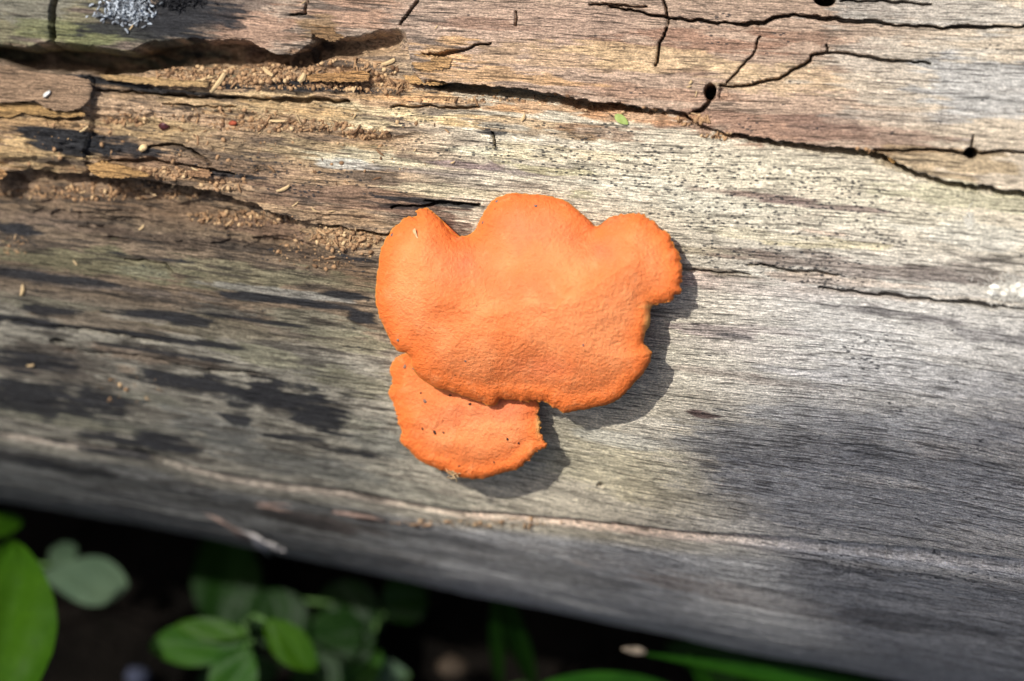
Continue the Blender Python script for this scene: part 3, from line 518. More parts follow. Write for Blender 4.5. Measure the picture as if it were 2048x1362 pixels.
brB = lambda X, Y: (.6 * G(X, Y, 1000, 820, 70, 30) + .4 * G(X, Y, 900, 830, 50, 30) + .5 * G(X, Y, 1040, 800, 40, 20)) * (.7 + .5 * fbm(X * .03, Y * .03, 8, 3))
torB = lambda X, Y: .9 * G(X, Y, 1078, 850, 7, 24) + .3 * G(X, Y, 1070, 905, 20, 6)
jagB = lambda x, y: 3.5 * G(x, y, 1065, 905, 35, 24) + 3 * G(x, y, 1083, 860, 12, 30) + 1.5 * G(x, y, 795, 820, 20, 60)
zB = bracket(fb, CB, (940, 832), clearB, .0022, reliefB, footB, brB, torB, jagB, n=700, rings=70)

# ------------------------------------------------------------------ small shapes
def blob(rx, ry, rz, seed, sub=1, amp=.3):
    bm = bmesh.new(); bmesh.ops.create_icosphere(bm, subdivisions=sub, radius=1); r = random.Random(seed)
    for v in bm.verts:
        k = 1 + amp * (r.random() - .5) * 2; v.co = Vector((v.co.x * rx * k, v.co.y * ry * k, v.co.z * rz * k))
    V = [tuple(v.co) for v in bm.verts]; Fc = [tuple(v.index for v in f.verts) for f in bm.faces]; bm.free(); return np.array(V), Fc
def sliver(L, w, h, seed, bend=.12):
    """a splinter: tapered, faceted, slightly bent, with frayed ends"""
    r = random.Random(seed); V = []; Fc = []; n = 5
    for i in range(n):
        q = i / (n - 1); k = (.45 + .55 * math.sin(math.pi * min(max(q, .12), .9))) * (.8 + .4 * r.random())
        cx = (q - .5) * L; cy = bend * L * (q - .5) ** 2 * 2 + .05 * w * r.random()
        for a, b in ((-1, 0), (-.2, 1), (1, .3), (.4, -.7)): V.append((cx + .06 * L * (r.random() - .5), cy + a * w * .5 * k, b * h * .5 * k + .3 * h))
    for i in range(n - 1):
        for j in range(4): Fc.append((i * 4 + j, i * 4 + (j + 1) % 4, i * 4 + 4 + (j + 1) % 4, i * 4 + 4 + j))
    Fc += [(3, 2, 1, 0), (n * 4 - 4, n * 4 - 3, n * 4 - 2, n * 4 - 1)]
    return np.array(V), Fc
def frame(p, du, n, ang, lift=0.):
    dv = np.cross(n, du); c, s = math.cos(ang), math.sin(ang); x = du * c + dv * s; x -= n * (x @ n); x /= np.linalg.norm(x); y = np.cross(n, x)
    m = Matrix.Identity(4); p = p + n * lift
    for i in range(3): m[i][0], m[i][1], m[i][2], m[i][3] = x[i], y[i], n[i], p[i]
    return m
STRAW = plain('pale_wood_fibre', tuple(lin((206, 178, 132))), .85, .25)
t = NT('wood_dust'); gi = t.n.new('ShaderNodeNewGeometry'); ri = gi.outputs['Random Per Island']
col = t.mix(t.ramp(ri, 0, .5), tuple(lin((104, 78, 56))), tuple(lin((166, 132, 96)))); col = t.mix(t.ramp(ri, .8, 1.), col, tuple(lin((206, 176, 132))))
DUST = t.out(col, .95, t.bump(t.noise(t.coord(), 3000, 3), .5, .0002))
# crumbs of rotted wood: countless
def crumbs(name, areas, seed, size, mat, parent=None):
    r = random.Random(seed); V = []; Fc = []; n0 = 0; shapes = [blob(1, .75, .7, k, 1, .25) for k in range(4)] + [sliver(3.2, .8, .6, k) for k in range(3)]
    for px, py, rx, ry, num in areas:
        for _ in range(int(num * 1.1)):
            a = r.uniform(0, 6.283); q = math.sqrt(r.random()); x_ = px + rx * q * math.cos(a); y_ = py + ry * q * math.sin(a)
            p, du, n = at_log(x_, y_); sv, sf = shapes[r.choice([0, 1, 2, 3, 0, 1, 2, 3, 4, 5, 6])]
            k = size * r.choice([.15, .2, .22, .25, .3, .35, .4, .5, .7, 1.1]); m = frame(p, du, n, r.uniform(-3, 3), k * r.uniform(-.3, .5)); tl = r.uniform(-.5, .5)
            R = np.array(m)[:3, :3] @ np.array([[math.cos(tl), 0, math.sin(tl)], [0, 1, 0], [-math.sin(tl), 0, math.cos(tl)]]); pp = sv * k @ R.T + np.array(m)[:3, 3]
            V.append(pp); Fc += [tuple(i + n0 for i in f) for f in sf]; n0 += len(pp)
    o = mesh(name, np.concatenate(V), Fc, mat, parent); o['kind'] = 'stuff'; return o
cr = crumbs('wood_crumbs', [(470, 146, 160, 20, 900), (700, 140, 100, 22, 260), (520, 165, 140, 12, 250), (730, 171, 130, 11, 420), (560, 250, 150, 14, 420), (725, 266, 52, 10, 170), (248, 240, 50, 9, 90), (420, 225, 200, 16, 120), (340, 345, 90, 12, 150),
             (440, 368, 50, 14, 90), (200, 388, 230, 16, 500), (480, 440, 120, 16, 320), (690, 476, 75, 20, 420), (640, 500, 110, 40, 160), (1240, 222, 70, 5, 60), (1385, 240, 40, 10, 90), (1440, 272, 40, 5, 70), (1730, 305, 60, 6, 50),
             (960, 1043, 180, 8, 140), (300, 300, 280, 90, 160), (620, 290, 300, 80, 120), (1000, 200, 160, 8, 90), (260, 780, 70, 30, 30), (30, 490, 30, 20, 30)], 3, .00055, DUST)
tag(cr, 'brown crumbs and dust of rotted wood filling the hollows of the log', 'wood crumbs')
# loose splinters one can count
SPL = [(437, 165, 4, 46, 12, 55), (538, 148, 9, 34, 8, -35), (400, 160, 3, 22, 8, 20), (555, 245, 18, 36, 10, 4), (566, 378, 30, 28, 8, 28), (322, 367, 8, 26, 7, -20), (608, 158, 2, 20, 12, 60), (700, 178, 2, 16, 6, 5),
       (1048, 237, 3, 15, 7, 70), (982, 190, 5, 20, 9, 10), (778, 127, 6, 28, 10, 25), (176, 260, 7, 20, 5, 40), (178, 313, 6, 16, 4, 5), (45, 578, 9, 24, 9, 80), (278, 460, 5, 14, 7, 75), (420, 155, 4, 16, 5, 30), (512, 415, 3, 12, 4, 60),
       (590, 410, 3, 18, 3, 40), (628, 418, 3, 14, 3, -30), (663, 420, 3, 14, 3, 15), (1392, 192, 3, 11, 3, 85), (1378, 180, 2, 10, 3, 20), (1380, 170, 2, 8, 6, 60), (905, 325, 2, 9, 4, 30), (830, 300, 2, 8, 3, 60), (1392, 1298, 2, 3, 3, 0),
       (240, 345, 5, 20, 6, 15), (390, 340, 4, 18, 5, -35), (270, 65, 3, 12, 3, 60), (610, 20, 3, 13, 3, 30), (875, 66, 3, 9, 3, 60), (60, 730, 6, 16, 8, 20), (150, 525, 3, 12, 5, -50), (705, 232, 4, 20, 4, 80), (596, 235, 4, 26, 4, -70)]
SPL = [s for s in SPL if s[1] < 1200]
shp = [sliver(1, .26, .16, 40 + k) for k in range(5)]; sme = []
for k, (v, f) in enumerate(shp):
    me = bpy.data.meshes.new('wood_splinter'); me.from_pydata([tuple(q) for q in v], [], f); me.materials.append(STRAW); sme.append(me)
for k, (x_, y_, _, L, wd, ang) in enumerate(SPL):
    p, du, n = at_log(x_, y_); o = link(bpy.data.objects.new('wood_splinter', sme[k % 5]))
    m = frame(p, du, n, math.radians(ang), .0003); o.matrix_world = m @ Matrix.Diagonal((L / 1e4, max(wd / 1e4, .0003) * 3.4, max(wd / 1e4, .0003) * 3.4, 1))
    where = ('among the brown crumbs of the upper hollow' if y_ < 185 and 380 < x_ < 800 else 'on the brown shell above the long split' if y_ < 215 or x_ > 1300 else 'on the tan rotten wood between the two hollows' if y_ < 320 and x_ < 800 else
        'on the pale wood above the large orange cap' if x_ > 800 else 'on the ledge over the lower hollow' if y_ < 430 else 'on the dark stained wood below the lower hollow')
    tag(o, 'small pale wood splinter lying ' + where, 'splinter', 'loose splinters ' + where)

# ------------------------------------------------------------------ raised flakes and torn slabs, parts of the log
def flake(name, pts, h0, h1, thick, seed, tint, side='down', parent=log, curl=.0):
    """slab of wood with ragged edges; h0/h1: clearance at its attached and its free side"""
    B = resample([(float(a), float(b)) for a, b in pts], 140); q = np.arange(140)
    B += np.stack([3.2 * fbm(q * .5, q * 0, seed, 3), 3.2 * fbm(q * .5, q * 0, seed + 3, 3)], 1); C = B.mean(0)
    tt = np.linspace(.02, 1, 16); X = C[0] + (B[:, 0] - C[0])[:, None] * tt; Y = C[1] + (B[:, 1] - C[1])[:, None] * tt
    y0, y1 = B[:, 1].min(), B[:, 1].max(); f = np.clip((Y - y0) / (y1 - y0), 0, 1); lz = depth_of_log(X, Y)
    z = lz + h0 + (h1 - h0) * f ** 1.5 + .0004 * fbm(X * .03, Y * .12, seed, 3) + curl * np.clip(f - .7, 0, 1)
    P = at_z(X, Y, z); Pb = at_z(X, Y, z - thick * (.35 + .65 * np.minimum(1, (1 - tt) * 5))[None])
    u, s = chart(X, Y); V = np.concatenate([P, Pb[:, ::-1]], 1); at = np.stack([u, s, 0 * u], -1); at = np.concatenate([at, at[:, ::-1]], 1)
    tn = np.zeros(at.shape); tn[:] = lin(tint); tn *= (1 + .25 * fbm(at[..., 0] * 1.5, at[..., 1] * 8, seed, 3))[..., None]
    return gridmesh(name, V, WOOD, parent, {'grain_coord': at, 'wood_tint': tn, 'pore_density': np.zeros(u.shape[0:1] + (32,))}, closeu=True)
flake('wood_flake', [(-60, 135), (20, 135), (90, 148), (150, 152), (178, 160), (184, 180), (180, 200), (165, 215), (140, 222), (110, 222), (85, 212), (70, 202), (30, 204), (-60, 206)], .0026, .0042, .0024, 3, (150, 124, 98))
flake('wood_flake', [(-60, 205), (30, 205), (70, 208), (100, 222), (170, 224), (172, 232), (130, 236), (90, 232), (40, 226), (20, 234), (-60, 232)], .0020, .0034, .0016, 5, (170, 136, 88))
flake('wood_flake', [(612, 46), (640, 44), (664, 50), (672, 66), (690, 74), (668, 84), (640, 76), (622, 66)], .0034, .0050, .0012, 9, (140, 110, 76))
flake('wood_flake', [(175, 330), (205, 322), (240, 330), (290, 345), (300, 352), (250, 356), (200, 354), (182, 345)], .0012, .0036, .0014, 11, (176, 138, 88))
flake('wood_flake', [(-40, 335), (0, 338), (14, 342), (12, 352), (-4, 362), (-40, 362)], .001, .003, .002, 13, (170, 130, 86))
flake('wood_flake', [(605, 150), (660, 146), (730, 140), (742, 150), (735, 162), (690, 164), (620, 162)], .0004, .0022, .0018, 15, (178, 136, 88))
flake('wood_flake', [(805, 152), (850, 150), (890, 152), (900, 166), (870, 172), (820, 166)], .0014, .0026, .0016, 17, (192, 152, 100))
flake('wood_flake', [(828, 108), (870, 112), (905, 118), (898, 136), (860, 142), (830, 138), (822, 124)], .0034, .0040, .0014, 19, (188, 148, 100))
flake('wood_flake', [(360, 340), (410, 338), (425, 345), (418, 356), (380, 352)], .0008, .0026, .0014, 21, (150, 116, 84))
flake('wood_flake', [(200, 148), (250, 150), (340, 158), (420, 164), (415, 174), (330, 172), (250, 164), (205, 158)], .0004, .0016, .0014, 27, (182, 150, 104))
# frayed fibres below the ridge
def fibre(pts, w, mat, parent=log, name='splinter'):
    P = [at_z(np.array(float(a)), np.array(float(b)), depth_of_log(np.array(float(a)), np.array(float(b))) + c) for a, b, c in pts]; V = []; Fc = []
    for i, p in enumerate(P):
        d = P[min(i + 1, len(P) - 1)] - P[max(i - 1, 0)]; d /= np.linalg.norm(d); a = np.cross(d, [0, .3, 1]); a /= np.linalg.norm(a); b = np.cross(d, a); k = w * (1 - .5 * i / len(P))
        for j in range(6): V.append(p + k * (math.cos(j * 1.047) * a * .55 + math.sin(j * 1.047) * b))
    for i in range(len(P) - 1):
        for j in range(6): Fc.append((i * 6 + j, i * 6 + (j + 1) % 6, i * 6 + 6 + (j + 1) % 6, i * 6 + 6 + j))
    Fc += [tuple(range(5, -1, -1)), tuple(range(len(P) * 6 - 6, len(P) * 6))]
    return mesh(name, V, Fc, mat, parent)
PINK = plain('raw_splinter_wood', tuple(lin((132, 112, 100))), .85, .25); GREYW = plain('grey_splinter_wood', tuple(lin((176, 170, 164))), .85, .25)
def strands(pts, num, w, mat, seed, spread=7):
    r_ = random.Random(seed)
    for k in range(num):
        ox, oy = r_.gauss(0, spread), r_.gauss(0, spread * .6); e = r_.uniform(.65, 1.15)
        q = [(a + ox * i / len(pts) + r_.gauss(0, 2), b + oy * i / len(pts) + r_.gauss(0, 1.5), c * e + r_.gauss(0, .0003)) for i, (a, b, c) in enumerate(pts)]
        fibre(q[:max(3, int(len(q) * e + .5))], w * r_.uniform(.6, 1.2), mat)
strands([(410, 1026, -.001), (435, 1038, .001), (455, 1050, .002), (480, 1066, .003), (500, 1078, .004)], 5, .0005, PINK, 1)
strands([(455, 1048, -.001), (480, 1062, .001), (505, 1078, .003), (522, 1094, .006), (540, 1110, .008)], 7, .0005, GREYW, 2)
strands([(485, 1060, -.001), (510, 1074, .002), (530, 1084, .004), (548, 1092, .006), (564, 1100, .008)], 7, .0005, GREYW, 3)
strands([(455, 985, -.0012), (490, 998, .0), (520, 1008, .0006), (560, 1016, .0006), (600, 1022, .0), (640, 1026, -.001)], 6, .0003, PINK, 4, 12)
strands([(630, 1020, -.001), (670, 1026, .0), (710, 1032, .0006), (745, 1038, .0008), (772, 1046, .0)], 3, .0003, PINK, 5)
strands([(365, 956, -.0005), (385, 964, .001), (400, 970, .0015), (415, 976, .001)], 3, .0005, PINK, 6, 4)

# ------------------------------------------------------------------ other small things on the log
def place(name, V, Fc, mat, px, py, ang, label, cat, lift=.0, group=None, z=None):
    p, du, n = at_log(px, py)
    if z is not None: p = at_z(np.array(float(px)), np.array(float(py)), np.array(z)); n = M3 @ np.array([0, 0, 1.])
    o = mesh(name, V, Fc, mat); o.matrix_world = frame(p, du, n, math.radians(ang), lift); return tag(o, label, cat, group)
def leafblade(L, w, n=14, m=6, fold=.15, droop=.1, tipk=1.0, th=.0002):
    V = []; Fc = []
    for i in range(n + 1):
        q = i / n; k = w * math.sin(math.pi * min(max(q, .0), 1) ** tipk) ** .75 + w * .03
        for j in range(-m, m + 1):
            y = k * j / m; V.append((q * L, y, fold * abs(y) - droop * L * q * q + .02 * w * math.sin(q * 40 + abs(j)) + .05 * w * math.sin(q * 9 + j)))
    r = 2 * m + 1
    for i in range(n):
        for j in range(2 * m): Fc.append((i * r + j, (i + 1) * r + j, (i + 1) * r + j + 1, i * r + j + 1))
    k = len(V); V += [(a, b, c - th) for a, b, c in V]; Fc += [tuple(k + q for q in f[::-1]) for f in list(Fc)]
    return V, Fc
def leafmat(name, a, b, trans=.35, rough=.45):
    t = NT(name); c = t.coord(); n = t.noise(c, 55, 4); v = t.noise(c, 700, 3)
    col = t.mix(t.ramp(n, .3, .7), a, b); col = t.mix(t.ramp(v, .4, .7, 0, .25), col, tuple(k * .5 for k in a))
    t.b.inputs['Specular IOR Level'].default_value = .12; t.out(col, rough, t.bump(v, .3, .0004)); tr = t.n.new('ShaderNodeBsdfTranslucent'); t.l.new(col, tr.inputs[0]); mx = t.n.new('ShaderNodeMixShader'); mx.inputs[0].default_value = trans
    t.l.new(t.b.outputs[0], mx.inputs[1]); t.l.new(tr.outputs[0], mx.inputs[2]); t.l.new(mx.outputs[0], t.n['Material Output'].inputs[0]); return t.m
LG = leafmat('leaflet_green', tuple(lin((158, 180, 92))), tuple(lin((188, 204, 124))))
V, Fc = leafblade(.0032, .0008, 10, 3, .1, .05, .8, .0001); place('leaflet', [(a - .0016, b, c) for a, b, c in V], Fc, LG, 1243, 240, -30, 'tiny pale green leaflet fallen beside the long split in the log', 'leaflet', .0007)
V, Fc = blob(.0012, .0009, .0007, 5, 2, .12); place('seed', V, Fc, plain('dark_seed', tuple(lin((70, 34, 36))), .4, .5), 326, 250, 10, 'glossy dark red round seed lying on the rotten tan wood', 'seed', .0002)
V, Fc = blob(.0011, .0005, .0005, 6, 2, .1); place('wood_pellet', V, Fc, plain('red_pellet', tuple(lin((150, 74, 50)))), 467, 247, 5, 'reddish brown pellet among the wood crumbs', 'pellet', .0004)
V, Fc = blob(.0010, .0007, .0008, 8, 2, .1); place('seed', V, Fc, plain('cream_pellet', tuple(lin((226, 196, 144)))), 290, 295, 40, 'round cream seed beside the black stain on the rotten wood', 'seed', .0006)
V, Fc = blob(.0010, .0007, .0003, 9, 2, .2); place('shell_chip', V, Fc, plain('white_chip', tuple(lin((210, 208, 198)))), 111, 207, 60, 'small white chip lying on the raised brown wood flake', 'chip', .0024)
V, Fc = blob(.0012, .0006, .0005, 10, 2, .1); place('seed', V, Fc, plain('tan_seed', tuple(lin((220, 176, 110)))), 1785, 322, -50, 'tan oval seed wedged in the dark split near the round hole', 'seed', .0004)
# cottony cocoon, ash-grey clump, white smear
def tuft(name, num, spread, L, w, seed, mat, px, py, label, cat, flat=.4, core=None, flakes=None):
    r = random.Random(seed); V = []; Fc = []
    for k in range(num):
        c = np.array([r.gauss(0, spread[0]), r.gauss(0, spread[1]), abs(r.gauss(0, spread[2]))]); a = r.uniform(0, 6.28); d = np.array([math.cos(a), math.sin(a), r.uniform(-flat, flat)]); pts = []
        b = r.uniform(-1.5, 1.5)
        for i in range(5):
            pts.append(c.copy()); c = c + d * L * r.uniform(.15, .3); a += b * .5; d = np.array([math.cos(a), math.sin(a), d[2] + r.uniform(-.3, .3)])
            c[2] = max(c[2], 0)
        n0 = len(V)
        for i, p in enumerate(pts):
            for j in range(3): V.append(p + w * np.array([math.cos(j * 2.1 + a), math.sin(j * 2.1 + a), math.sin(j * 2.1)]))
        for i in range(4):
            for j in range(3): Fc.append((n0 + i * 3 + j, n0 + i * 3 + (j + 1) % 3, n0 + i * 3 + 3 + (j + 1) % 3, n0 + i * 3 + 3 + j))
    for (x_, y_, z_, a_, b_, c_) in core or []:
        v, f = blob(a_, b_, c_, seed + int(x_ * 1e5), 2, .25); n0 = len(V); V += [q + np.array([x_, y_, z_]) for q in v]; Fc += [tuple(i + n0 for i in g) for g in f]
    for (sx, sy, sz, num2, l0, l1_) in ([flakes] if flakes else []):
        for k in range(num2):
            v, f = sliver(r.uniform(l0, l1_), r.uniform(.4, .9) * l0, .25 * l0, seed * 100 + k, .2); e = Matrix.Rotation(r.uniform(0, 6.28), 3, 'Z') @ Matrix.Rotation(r.gauss(0, .5), 3, 'Y')
            n0 = len(V); c = np.array([r.gauss(0, sx), r.gauss(0, sy), abs(r.gauss(0, sz))]); V += [q + c for q in v @ np.array(e).T]; Fc += [tuple(i + n0 for i in g) for g in f]
    return place(name, V, Fc, mat, px, py, 0, label, cat)
WHITE = plain('cotton_white', tuple(lin((232, 228, 214))), .9, .08)
tuft('silk_cocoon', 520, (.0026, .0013, .0005), .0014, .00004, 4, WHITE, 2026, 580, 'white cottony silk clump stuck to the grey wood', 'cocoon',
     core=[(rnd.gauss(.0006, .0022), rnd.gauss(-.0002, .0010), .0002, rnd.uniform(.0004, .0012), rnd.uniform(.0003, .0007), rnd.uniform(.0003, .0007)) for _ in range(26)])
tuft('lichen_speck', 90, (.0004, .0009, .0001), .0008, .00006, 5, WHITE, 1936, 440, 'small white powdery streak on the pale grey wood', 'lichen')
t = NT('ash_grey'); ri = t.n.new('ShaderNodeNewGeometry').outputs['Random Per Island']; col = t.mix(t.ramp(ri, .2, .7), tuple(lin((96, 100, 104))), tuple(lin((176, 184, 190)))); col = t.mix(t.ramp(ri, .75, 1.), col, tuple(lin((196, 204, 210))))
ASH = t.out(col, .9, t.bump(t.noise(t.coord(), 1500, 4), .8, .0005)); TAR = plain('black_resin', tuple(lin((30, 30, 32))), .4, .3)
tuft('lichen_clump', 150, (.0020, .0014, .0005), .0016, .00007, 6, ASH, 258, 28, 'ash grey crusty clump on the blackened top of the log', 'lichen', .6,
     flakes=(.0024, .0016, .0005, 420, .0007, .0013))
tuft('bark_scrap', 90, (.0026, .0010, .0004), .002, .00008, 7, TAR, 355, 12, 'black tarry scrap of bark beside the ash grey clump', 'bark', .5,
     flakes=(.0030, .0010, .0003, 160, .0006, .0020))
# bits on the caps
for (x_, y_, zf, s_, colr, lab) in [(1072, 412, zA, 5, (120, 110, 104), 0), (994, 403, zA, 4, (130, 116, 104), 0), (784, 470, zA, 5, (120, 104, 96), 0), (796, 680, zA, 4, (140, 120, 110), 0), (931, 722, zA, 3, (120, 100, 90), 0), (1166, 690, zA, 3, (150, 110, 100), 0),
        (826, 737, zA, 3, (120, 110, 100), 0), (966, 445, zA, 4, (130, 110, 96), 0), (953, 612, zA, 2, (130, 70, 40), 0), (910, 750, zA, 2, (50, 36, 30), 0), (990, 418, zA, 2, (60, 50, 44), 0),
        (869, 864, zB, 6, (56, 40, 36), 1), (1037, 886, zB, 4, (54, 36, 34), 1), (1015, 878, zB, 4, (54, 36, 34), 1), (845, 858, zB, 4, (60, 40, 34), 1), (851, 803, zB, 6, (140, 110, 90), 1), (900, 791, zB, 4, (60, 44, 40), 1), (940, 808, zB, 4, (60, 44, 40), 1), (887, 865, zB, 3, (80, 60, 44), 1), (988, 924, zB, 3, (70, 50, 40), 1), (918, 932, zB, 3, (70, 50, 40), 1), (842, 786, zB, 3, (60, 44, 40), 1), (810, 733, zB, 5, (150, 120, 100), 1)]:
    v, f = blob(s_ * .85e-4, s_ * .65e-4, s_ * .5e-4, x_, 1, .4)
    place('dirt_speck', v, f, plain('speck_%d' % x_, tuple(lin(colr))), x_, y_, x_ % 180, 'tiny dark speck of dirt on the large orange cap' if lab == 0 else 'tiny dark speck of dirt on the small orange cap', 'speck', s_ * .1e-4, 'specks on the large cap' if lab == 0 else 'specks on the small cap', z=float(zf(x_, y_)))
r = random.Random(9); V = []; Fc = []
for k in range(7):
    v, f = sliver(.0036 * r.uniform(.5, 1), .00024, .00018, k, .1); a = math.radians(-52 + r.uniform(-14, 14)); n0 = len(V); c_, s_ = math.cos(a), math.sin(a)
    V += [(q[0] * c_ - q[1] * s_ + r.uniform(-3, 3) * 1e-4 * 0 + k * 3e-5, q[0] * s_ + q[1] * c_, q[2] + k * 2e-5) for q in v]; Fc += [tuple(i + n0 for i in g) for g in f]
place('plant_fibre', V, Fc, STRAW, 832, 472, 0, 'tuft of pale straw fibres on the left lobe of the large cap', 'fibre', .0001, z=float(zA(832, 472)))
tuft('debris_scrap', 26, (.0005, .0004, .0002), .0014, .00007, 11, STRAW, 908, 945, 'scrap of pale debris caught on the lower rim of the small cap', 'debris').matrix_world = frame(at_z(np.array(908.), np.array(946.), np.array(float(zB(908, 946)))), M3[:, 0], M3 @ np.array([0, 0, 1.]), 0)

# ------------------------------------------------------------------ plants on the ground
LEAFB = leafmat('leaf_bright', (.03, .09, .004), (.046, .12, .005), .45); LEAFP = leafmat('leaf_pale_back', (.07, .115, .065), (.10, .15, .085), .3, .7); LEAFD = leafmat('leaf_shaded', (.006, .024, .0025), (.010, .036, .003), .35)  # LEAFD is leaf green with shade darkened into its colour
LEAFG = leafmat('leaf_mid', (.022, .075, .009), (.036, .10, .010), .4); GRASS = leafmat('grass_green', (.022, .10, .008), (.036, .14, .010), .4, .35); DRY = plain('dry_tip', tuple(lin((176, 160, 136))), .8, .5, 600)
STEM = plain('stem_green', (.06, .12, .03))
def tube(pts, r0, r1, name, mat, parent, n=7):
    P = [np.array(p, float) for p in pts]; V = []; Fc = []
    for i, p in enumerate(P):
        d = P[min(i + 1, len(P) - 1)] - P[max(i - 1, 0)]; d /= np.linalg.norm(d); a = np.cross(d, [.3, .9, .2]); a /= np.linalg.norm(a); b = np.cross(d, a); k = r0 + (r1 - r0) * i / (len(P) - 1)
        for j in range(n): V.append(p + k * (math.cos(j * 6.2832 / n) * a + math.sin(j * 6.2832 / n) * b))
    for i in range(len(P) - 1):
        for j in range(n): Fc.append((i * n + j, i * n + (j + 1) % n, i * n + n + (j + 1) % n, i * n + n + j))
    Fc += [tuple(range(n - 1, -1, -1)), tuple(range(len(P) * n - n, len(P) * n))]
    return mesh(name, V, Fc, mat, parent)
def leaf3(root, mat, a, b, w, ha, hb, fold=.15, droop=.08, tipk=1., roll=0., name='leaf'):
    """a leaf from base point a to tip b (measured points at heights ha, hb above the soil)"""
    loc = np.array(root.location); pa = at_h(np.array(float(a[0])), np.array(float(a[1])), ha); pb = at_h(np.array(float(b[0])), np.array(float(b[1])), hb); d = pb - pa; L = np.linalg.norm(d); d /= L
    nrm = np.array([0, -.25, 1.]); nrm -= d * (nrm @ d); nrm /= np.linalg.norm(nrm); y = np.cross(nrm, d); c, s = math.cos(roll), math.sin(roll); y, nrm = y * c + nrm * s, nrm * c - y * s
    V, Fc = leafblade(L, w, 18, 6, fold, droop, tipk); V = np.array(V); V = pa - loc + V[:, :1] * d + V[:, 1:2] * y + V[:, 2:] * nrm
    return mesh(name, V, Fc, mat, root), pa
def plant(name, label, cat, foot, leaves, group=None):
    """leaves: (mat, base px, tip px, half width, base height, tip height, kw)"""
    g0 = at_h(np.array(float(foot[0])), np.array(float(foot[1])), 0.); root = empty(name, g0); tag(root, label, cat, group)
    for mat, a, b, w, ha, hb, kw in leaves:
        _, pa = leaf3(root, mat, a, b, w, ha, hb, **kw); q = pa - g0
        tube([(0, 0, -.004), q * np.array([.25, .25, .5]), q * np.array([.6, .6, .8]), q], .0009, .0005, 'stem', STEM, root)
    return root
plant('weed', 'weed with a broad bright green leaf beside the log', 'plant', (-120, 1330), [(LEAFB, (10, 1440), (20, 1070), .0115, .075, .070, dict(fold=.3, droop=.06, tipk=.8)), (LEAFB, (-60, 1060), (48, 1040), .0030, .05, .045, {})])
plant('weed', 'weed with a blunt pale grey-green leaf under the log', 'plant', (40, 1180), [(LEAFP, (70, 1150), (256, 1168), .0058, .036, .033, dict(tipk=1.5, fold=.05)), (LEAFP, (100, 1130), (150, 1085), .003, .033, .03, {})])
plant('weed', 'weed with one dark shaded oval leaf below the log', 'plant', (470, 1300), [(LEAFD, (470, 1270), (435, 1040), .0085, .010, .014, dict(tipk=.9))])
plant('seedling', 'young seedling with four fresh yellow-green leaves on the dark soil', 'plant', (505, 1290), [(LEAFG, (505, 1285), (290, 1290), .0052, .045, .040, dict(fold=.3)), (LEAFB, (495, 1268), (345, 1250), .0026, .047, .046, dict(fold=.2)), (LEAFB, (530, 1240), (632, 1340), .0042, .047, .043, dict(fold=.25)), (LEAFG, (495, 1290), (440, 1420), .0056, .045, .040, dict(fold=.2))])
plant('weed', 'low weed with dull grey-green leaves at the foot of the seedling', 'plant', (720, 1390), [(LEAFP, (820, 1350), (640, 1352), .0050, .006, .006, {}), (LEAFG, (690, 1390), (760, 1300), .004, .010, .012, {})])
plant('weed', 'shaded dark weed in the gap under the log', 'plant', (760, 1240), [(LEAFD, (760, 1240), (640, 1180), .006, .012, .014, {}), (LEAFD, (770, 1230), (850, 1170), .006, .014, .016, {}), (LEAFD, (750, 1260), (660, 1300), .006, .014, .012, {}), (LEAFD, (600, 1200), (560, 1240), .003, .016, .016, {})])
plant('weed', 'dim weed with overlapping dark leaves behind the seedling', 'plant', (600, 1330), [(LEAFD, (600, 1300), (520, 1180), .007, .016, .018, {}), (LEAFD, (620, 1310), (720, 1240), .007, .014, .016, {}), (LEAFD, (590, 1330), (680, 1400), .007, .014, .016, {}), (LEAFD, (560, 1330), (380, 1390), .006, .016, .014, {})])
plant('grass_tuft', 'thin shaded grass stalks rising from the dark soil under the log', 'grass', (1060, 1370), [(LEAFD, (1070, 1380), (1000, 1170), .0024, .004, .045, dict(fold=.3)), (LEAFD, (1000, 1380), (985, 1200), .0016, .004, .04, dict(fold=.3))])
gr = plant('grass_tuft', 'green grass blades with one bleached broken tip beside the log', 'grass', (1700, 1450), [(GRASS, (1420, 1420), (1080, 1368), .0052, .035, .045, dict(fold=.35, droop=.04)), (GRASS, (1830, 1400), (1268, 1302), .0018, .03, .058, dict(fold=.3, droop=.02, tipk=.6)),
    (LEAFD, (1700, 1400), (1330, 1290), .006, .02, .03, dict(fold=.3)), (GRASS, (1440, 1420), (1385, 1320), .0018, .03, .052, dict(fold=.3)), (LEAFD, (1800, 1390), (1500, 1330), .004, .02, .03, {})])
leaf3(gr, DRY, (1292, 1304), (1246, 1297), .0008, .0565, .060, name='dry_tip', tipk=.8, fold=.1)
p = at_h(np.array(905.), np.array(1335.), .004); v, f = blob(.0035, .0028, .002, 3, 2, .2); o = mesh('dead_leaf_scrap', v, f, plain('tan_scrap', tuple(lin((54, 44, 32))))); o.location = p; tag(o, 'tan scrap of dead plant lying on the dark soil', 'scrap')
p = at_h(np.array(275.), np.array(1352.), .006); v, f = blob(.003, .0026, .0022, 4, 2, .2); o = mesh('pebble', v, f, plain('blue_grey_pebble', tuple(lin((44, 48, 62))))); o.location = p; tag(o, 'small bluish grey pebble on the dark soil', 'pebble')

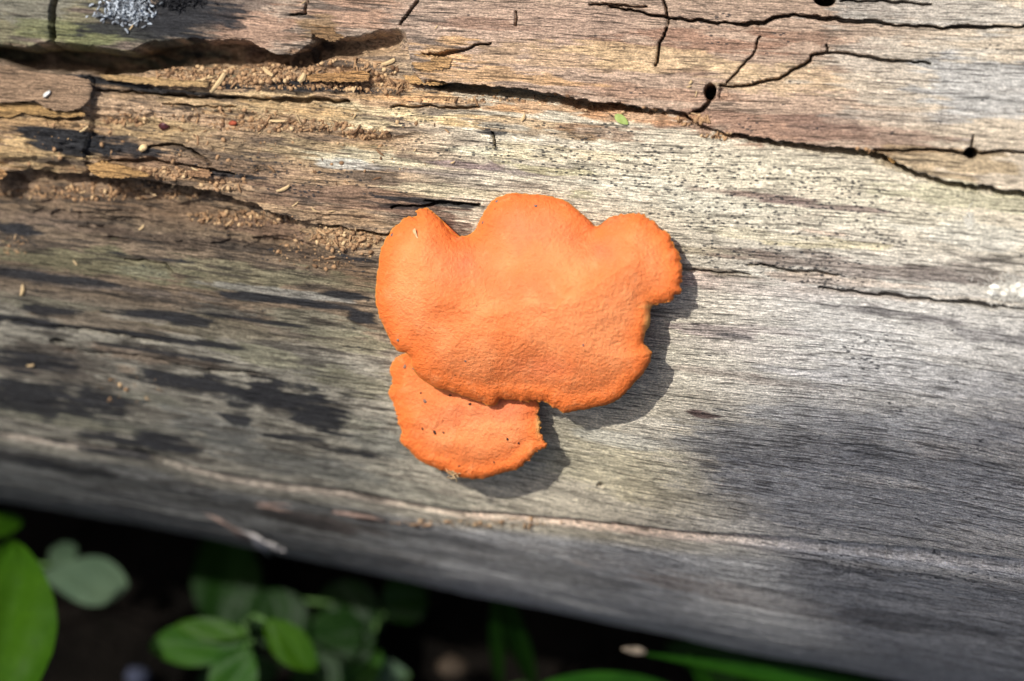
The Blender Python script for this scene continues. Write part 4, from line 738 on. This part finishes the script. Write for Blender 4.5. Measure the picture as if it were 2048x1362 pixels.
# ------------------------------------------------------------------ unseen foliage added to shade the lower right flank of the log
S = SUN / SUN[2]
def shade_pt(px, py, z, h):
    """where something at height h must hang to shade the measured point (px, py) at depth z"""
    p = at_z(np.array(float(px)), np.array(float(py)), np.array(z)); return p + S * (h - p[2])
r = random.Random(21); tb = np.array([-1.5, -.75, -.01]); caster = empty('shade_caster', tb); tag(caster, 'unseen foliage added to shade the lower right flank of the log', 'shade helper')
shade_c = shade_pt(1850, 1050, -.05, 1.65)
path = [tb + (shade_c - tb) * q + np.array([0, 0, .18 * math.sin(q * 3.1)]) for q in np.linspace(0, 1, 8)]
tube([p - tb for p in path], .014, .004, 'trunk', plain('shade_caster_bark', (.10, .075, .05)), caster)
V = []; Fc = []
lv, lf = leafblade(1, .26, 6, 2, .2, .15, .9, .004); lv = np.array(lv)
def add_leaf(p, L):
    a = r.uniform(0, 6.28); n = np.array([r.gauss(0, .35), r.gauss(0, .35), 1]) + .8 * SUN; n /= np.linalg.norm(n); d = np.array([math.cos(a), math.sin(a), 0]); d -= n * (d @ n); d /= np.linalg.norm(d); y = np.cross(n, d)
    q = p + L * ((lv[:, :1] - .5) * d + lv[:, 1:2] * y + lv[:, 2:] * n); n0 = sum(len(v) for v in V); V.append(q); Fc.extend(tuple(i + n0 for i in f) for f in lf)
# leaves placed over the lower-right flank of the log, with gaps for lit spots
TOP = np.array([(1310, 840), (1400, 835), (1600, 825), (1850, 795), (2100, 765), (2700, 720)], float); LEFT = np.array([(1310, 840), (1350, 900), (1430, 1000), (1520, 1080), (1640, 1230)], float)
tries = 0; cnt = 0
while cnt < 300 and tries < 40000:
    tries += 1; x_ = r.uniform(1300, 2500); y_ = r.uniform(720, 1330)
    d1 = y_ - np.interp(x_, TOP[:, 0], TOP[:, 1]); d2 = x_ - np.interp(y_, LEFT[:, 1], LEFT[:, 0]); d_ = min(d1, d2)
    if d_ < 45 or math.hypot((x_ - 1860) / 55, (y_ - 905) / 30) < 1.6 or math.hypot((x_ - 1745) / 50, (y_ - 968) / 20) < 1.5: continue
    cnt += 1; zz = float(depth_of_log(np.array(x_), np.array(y_)))
    add_leaf(shade_pt(x_, y_, zz, r.uniform(1.5, 1.9)), r.uniform(.012, .02) + .012 * min(1, max(0, d_ - 60) / 250))
mesh('shade_leaves', (np.concatenate(V) - tb), Fc, leafmat('shade_caster_leaf', (.04, .10, .02), (.07, .15, .03), .2), caster, smooth=False)
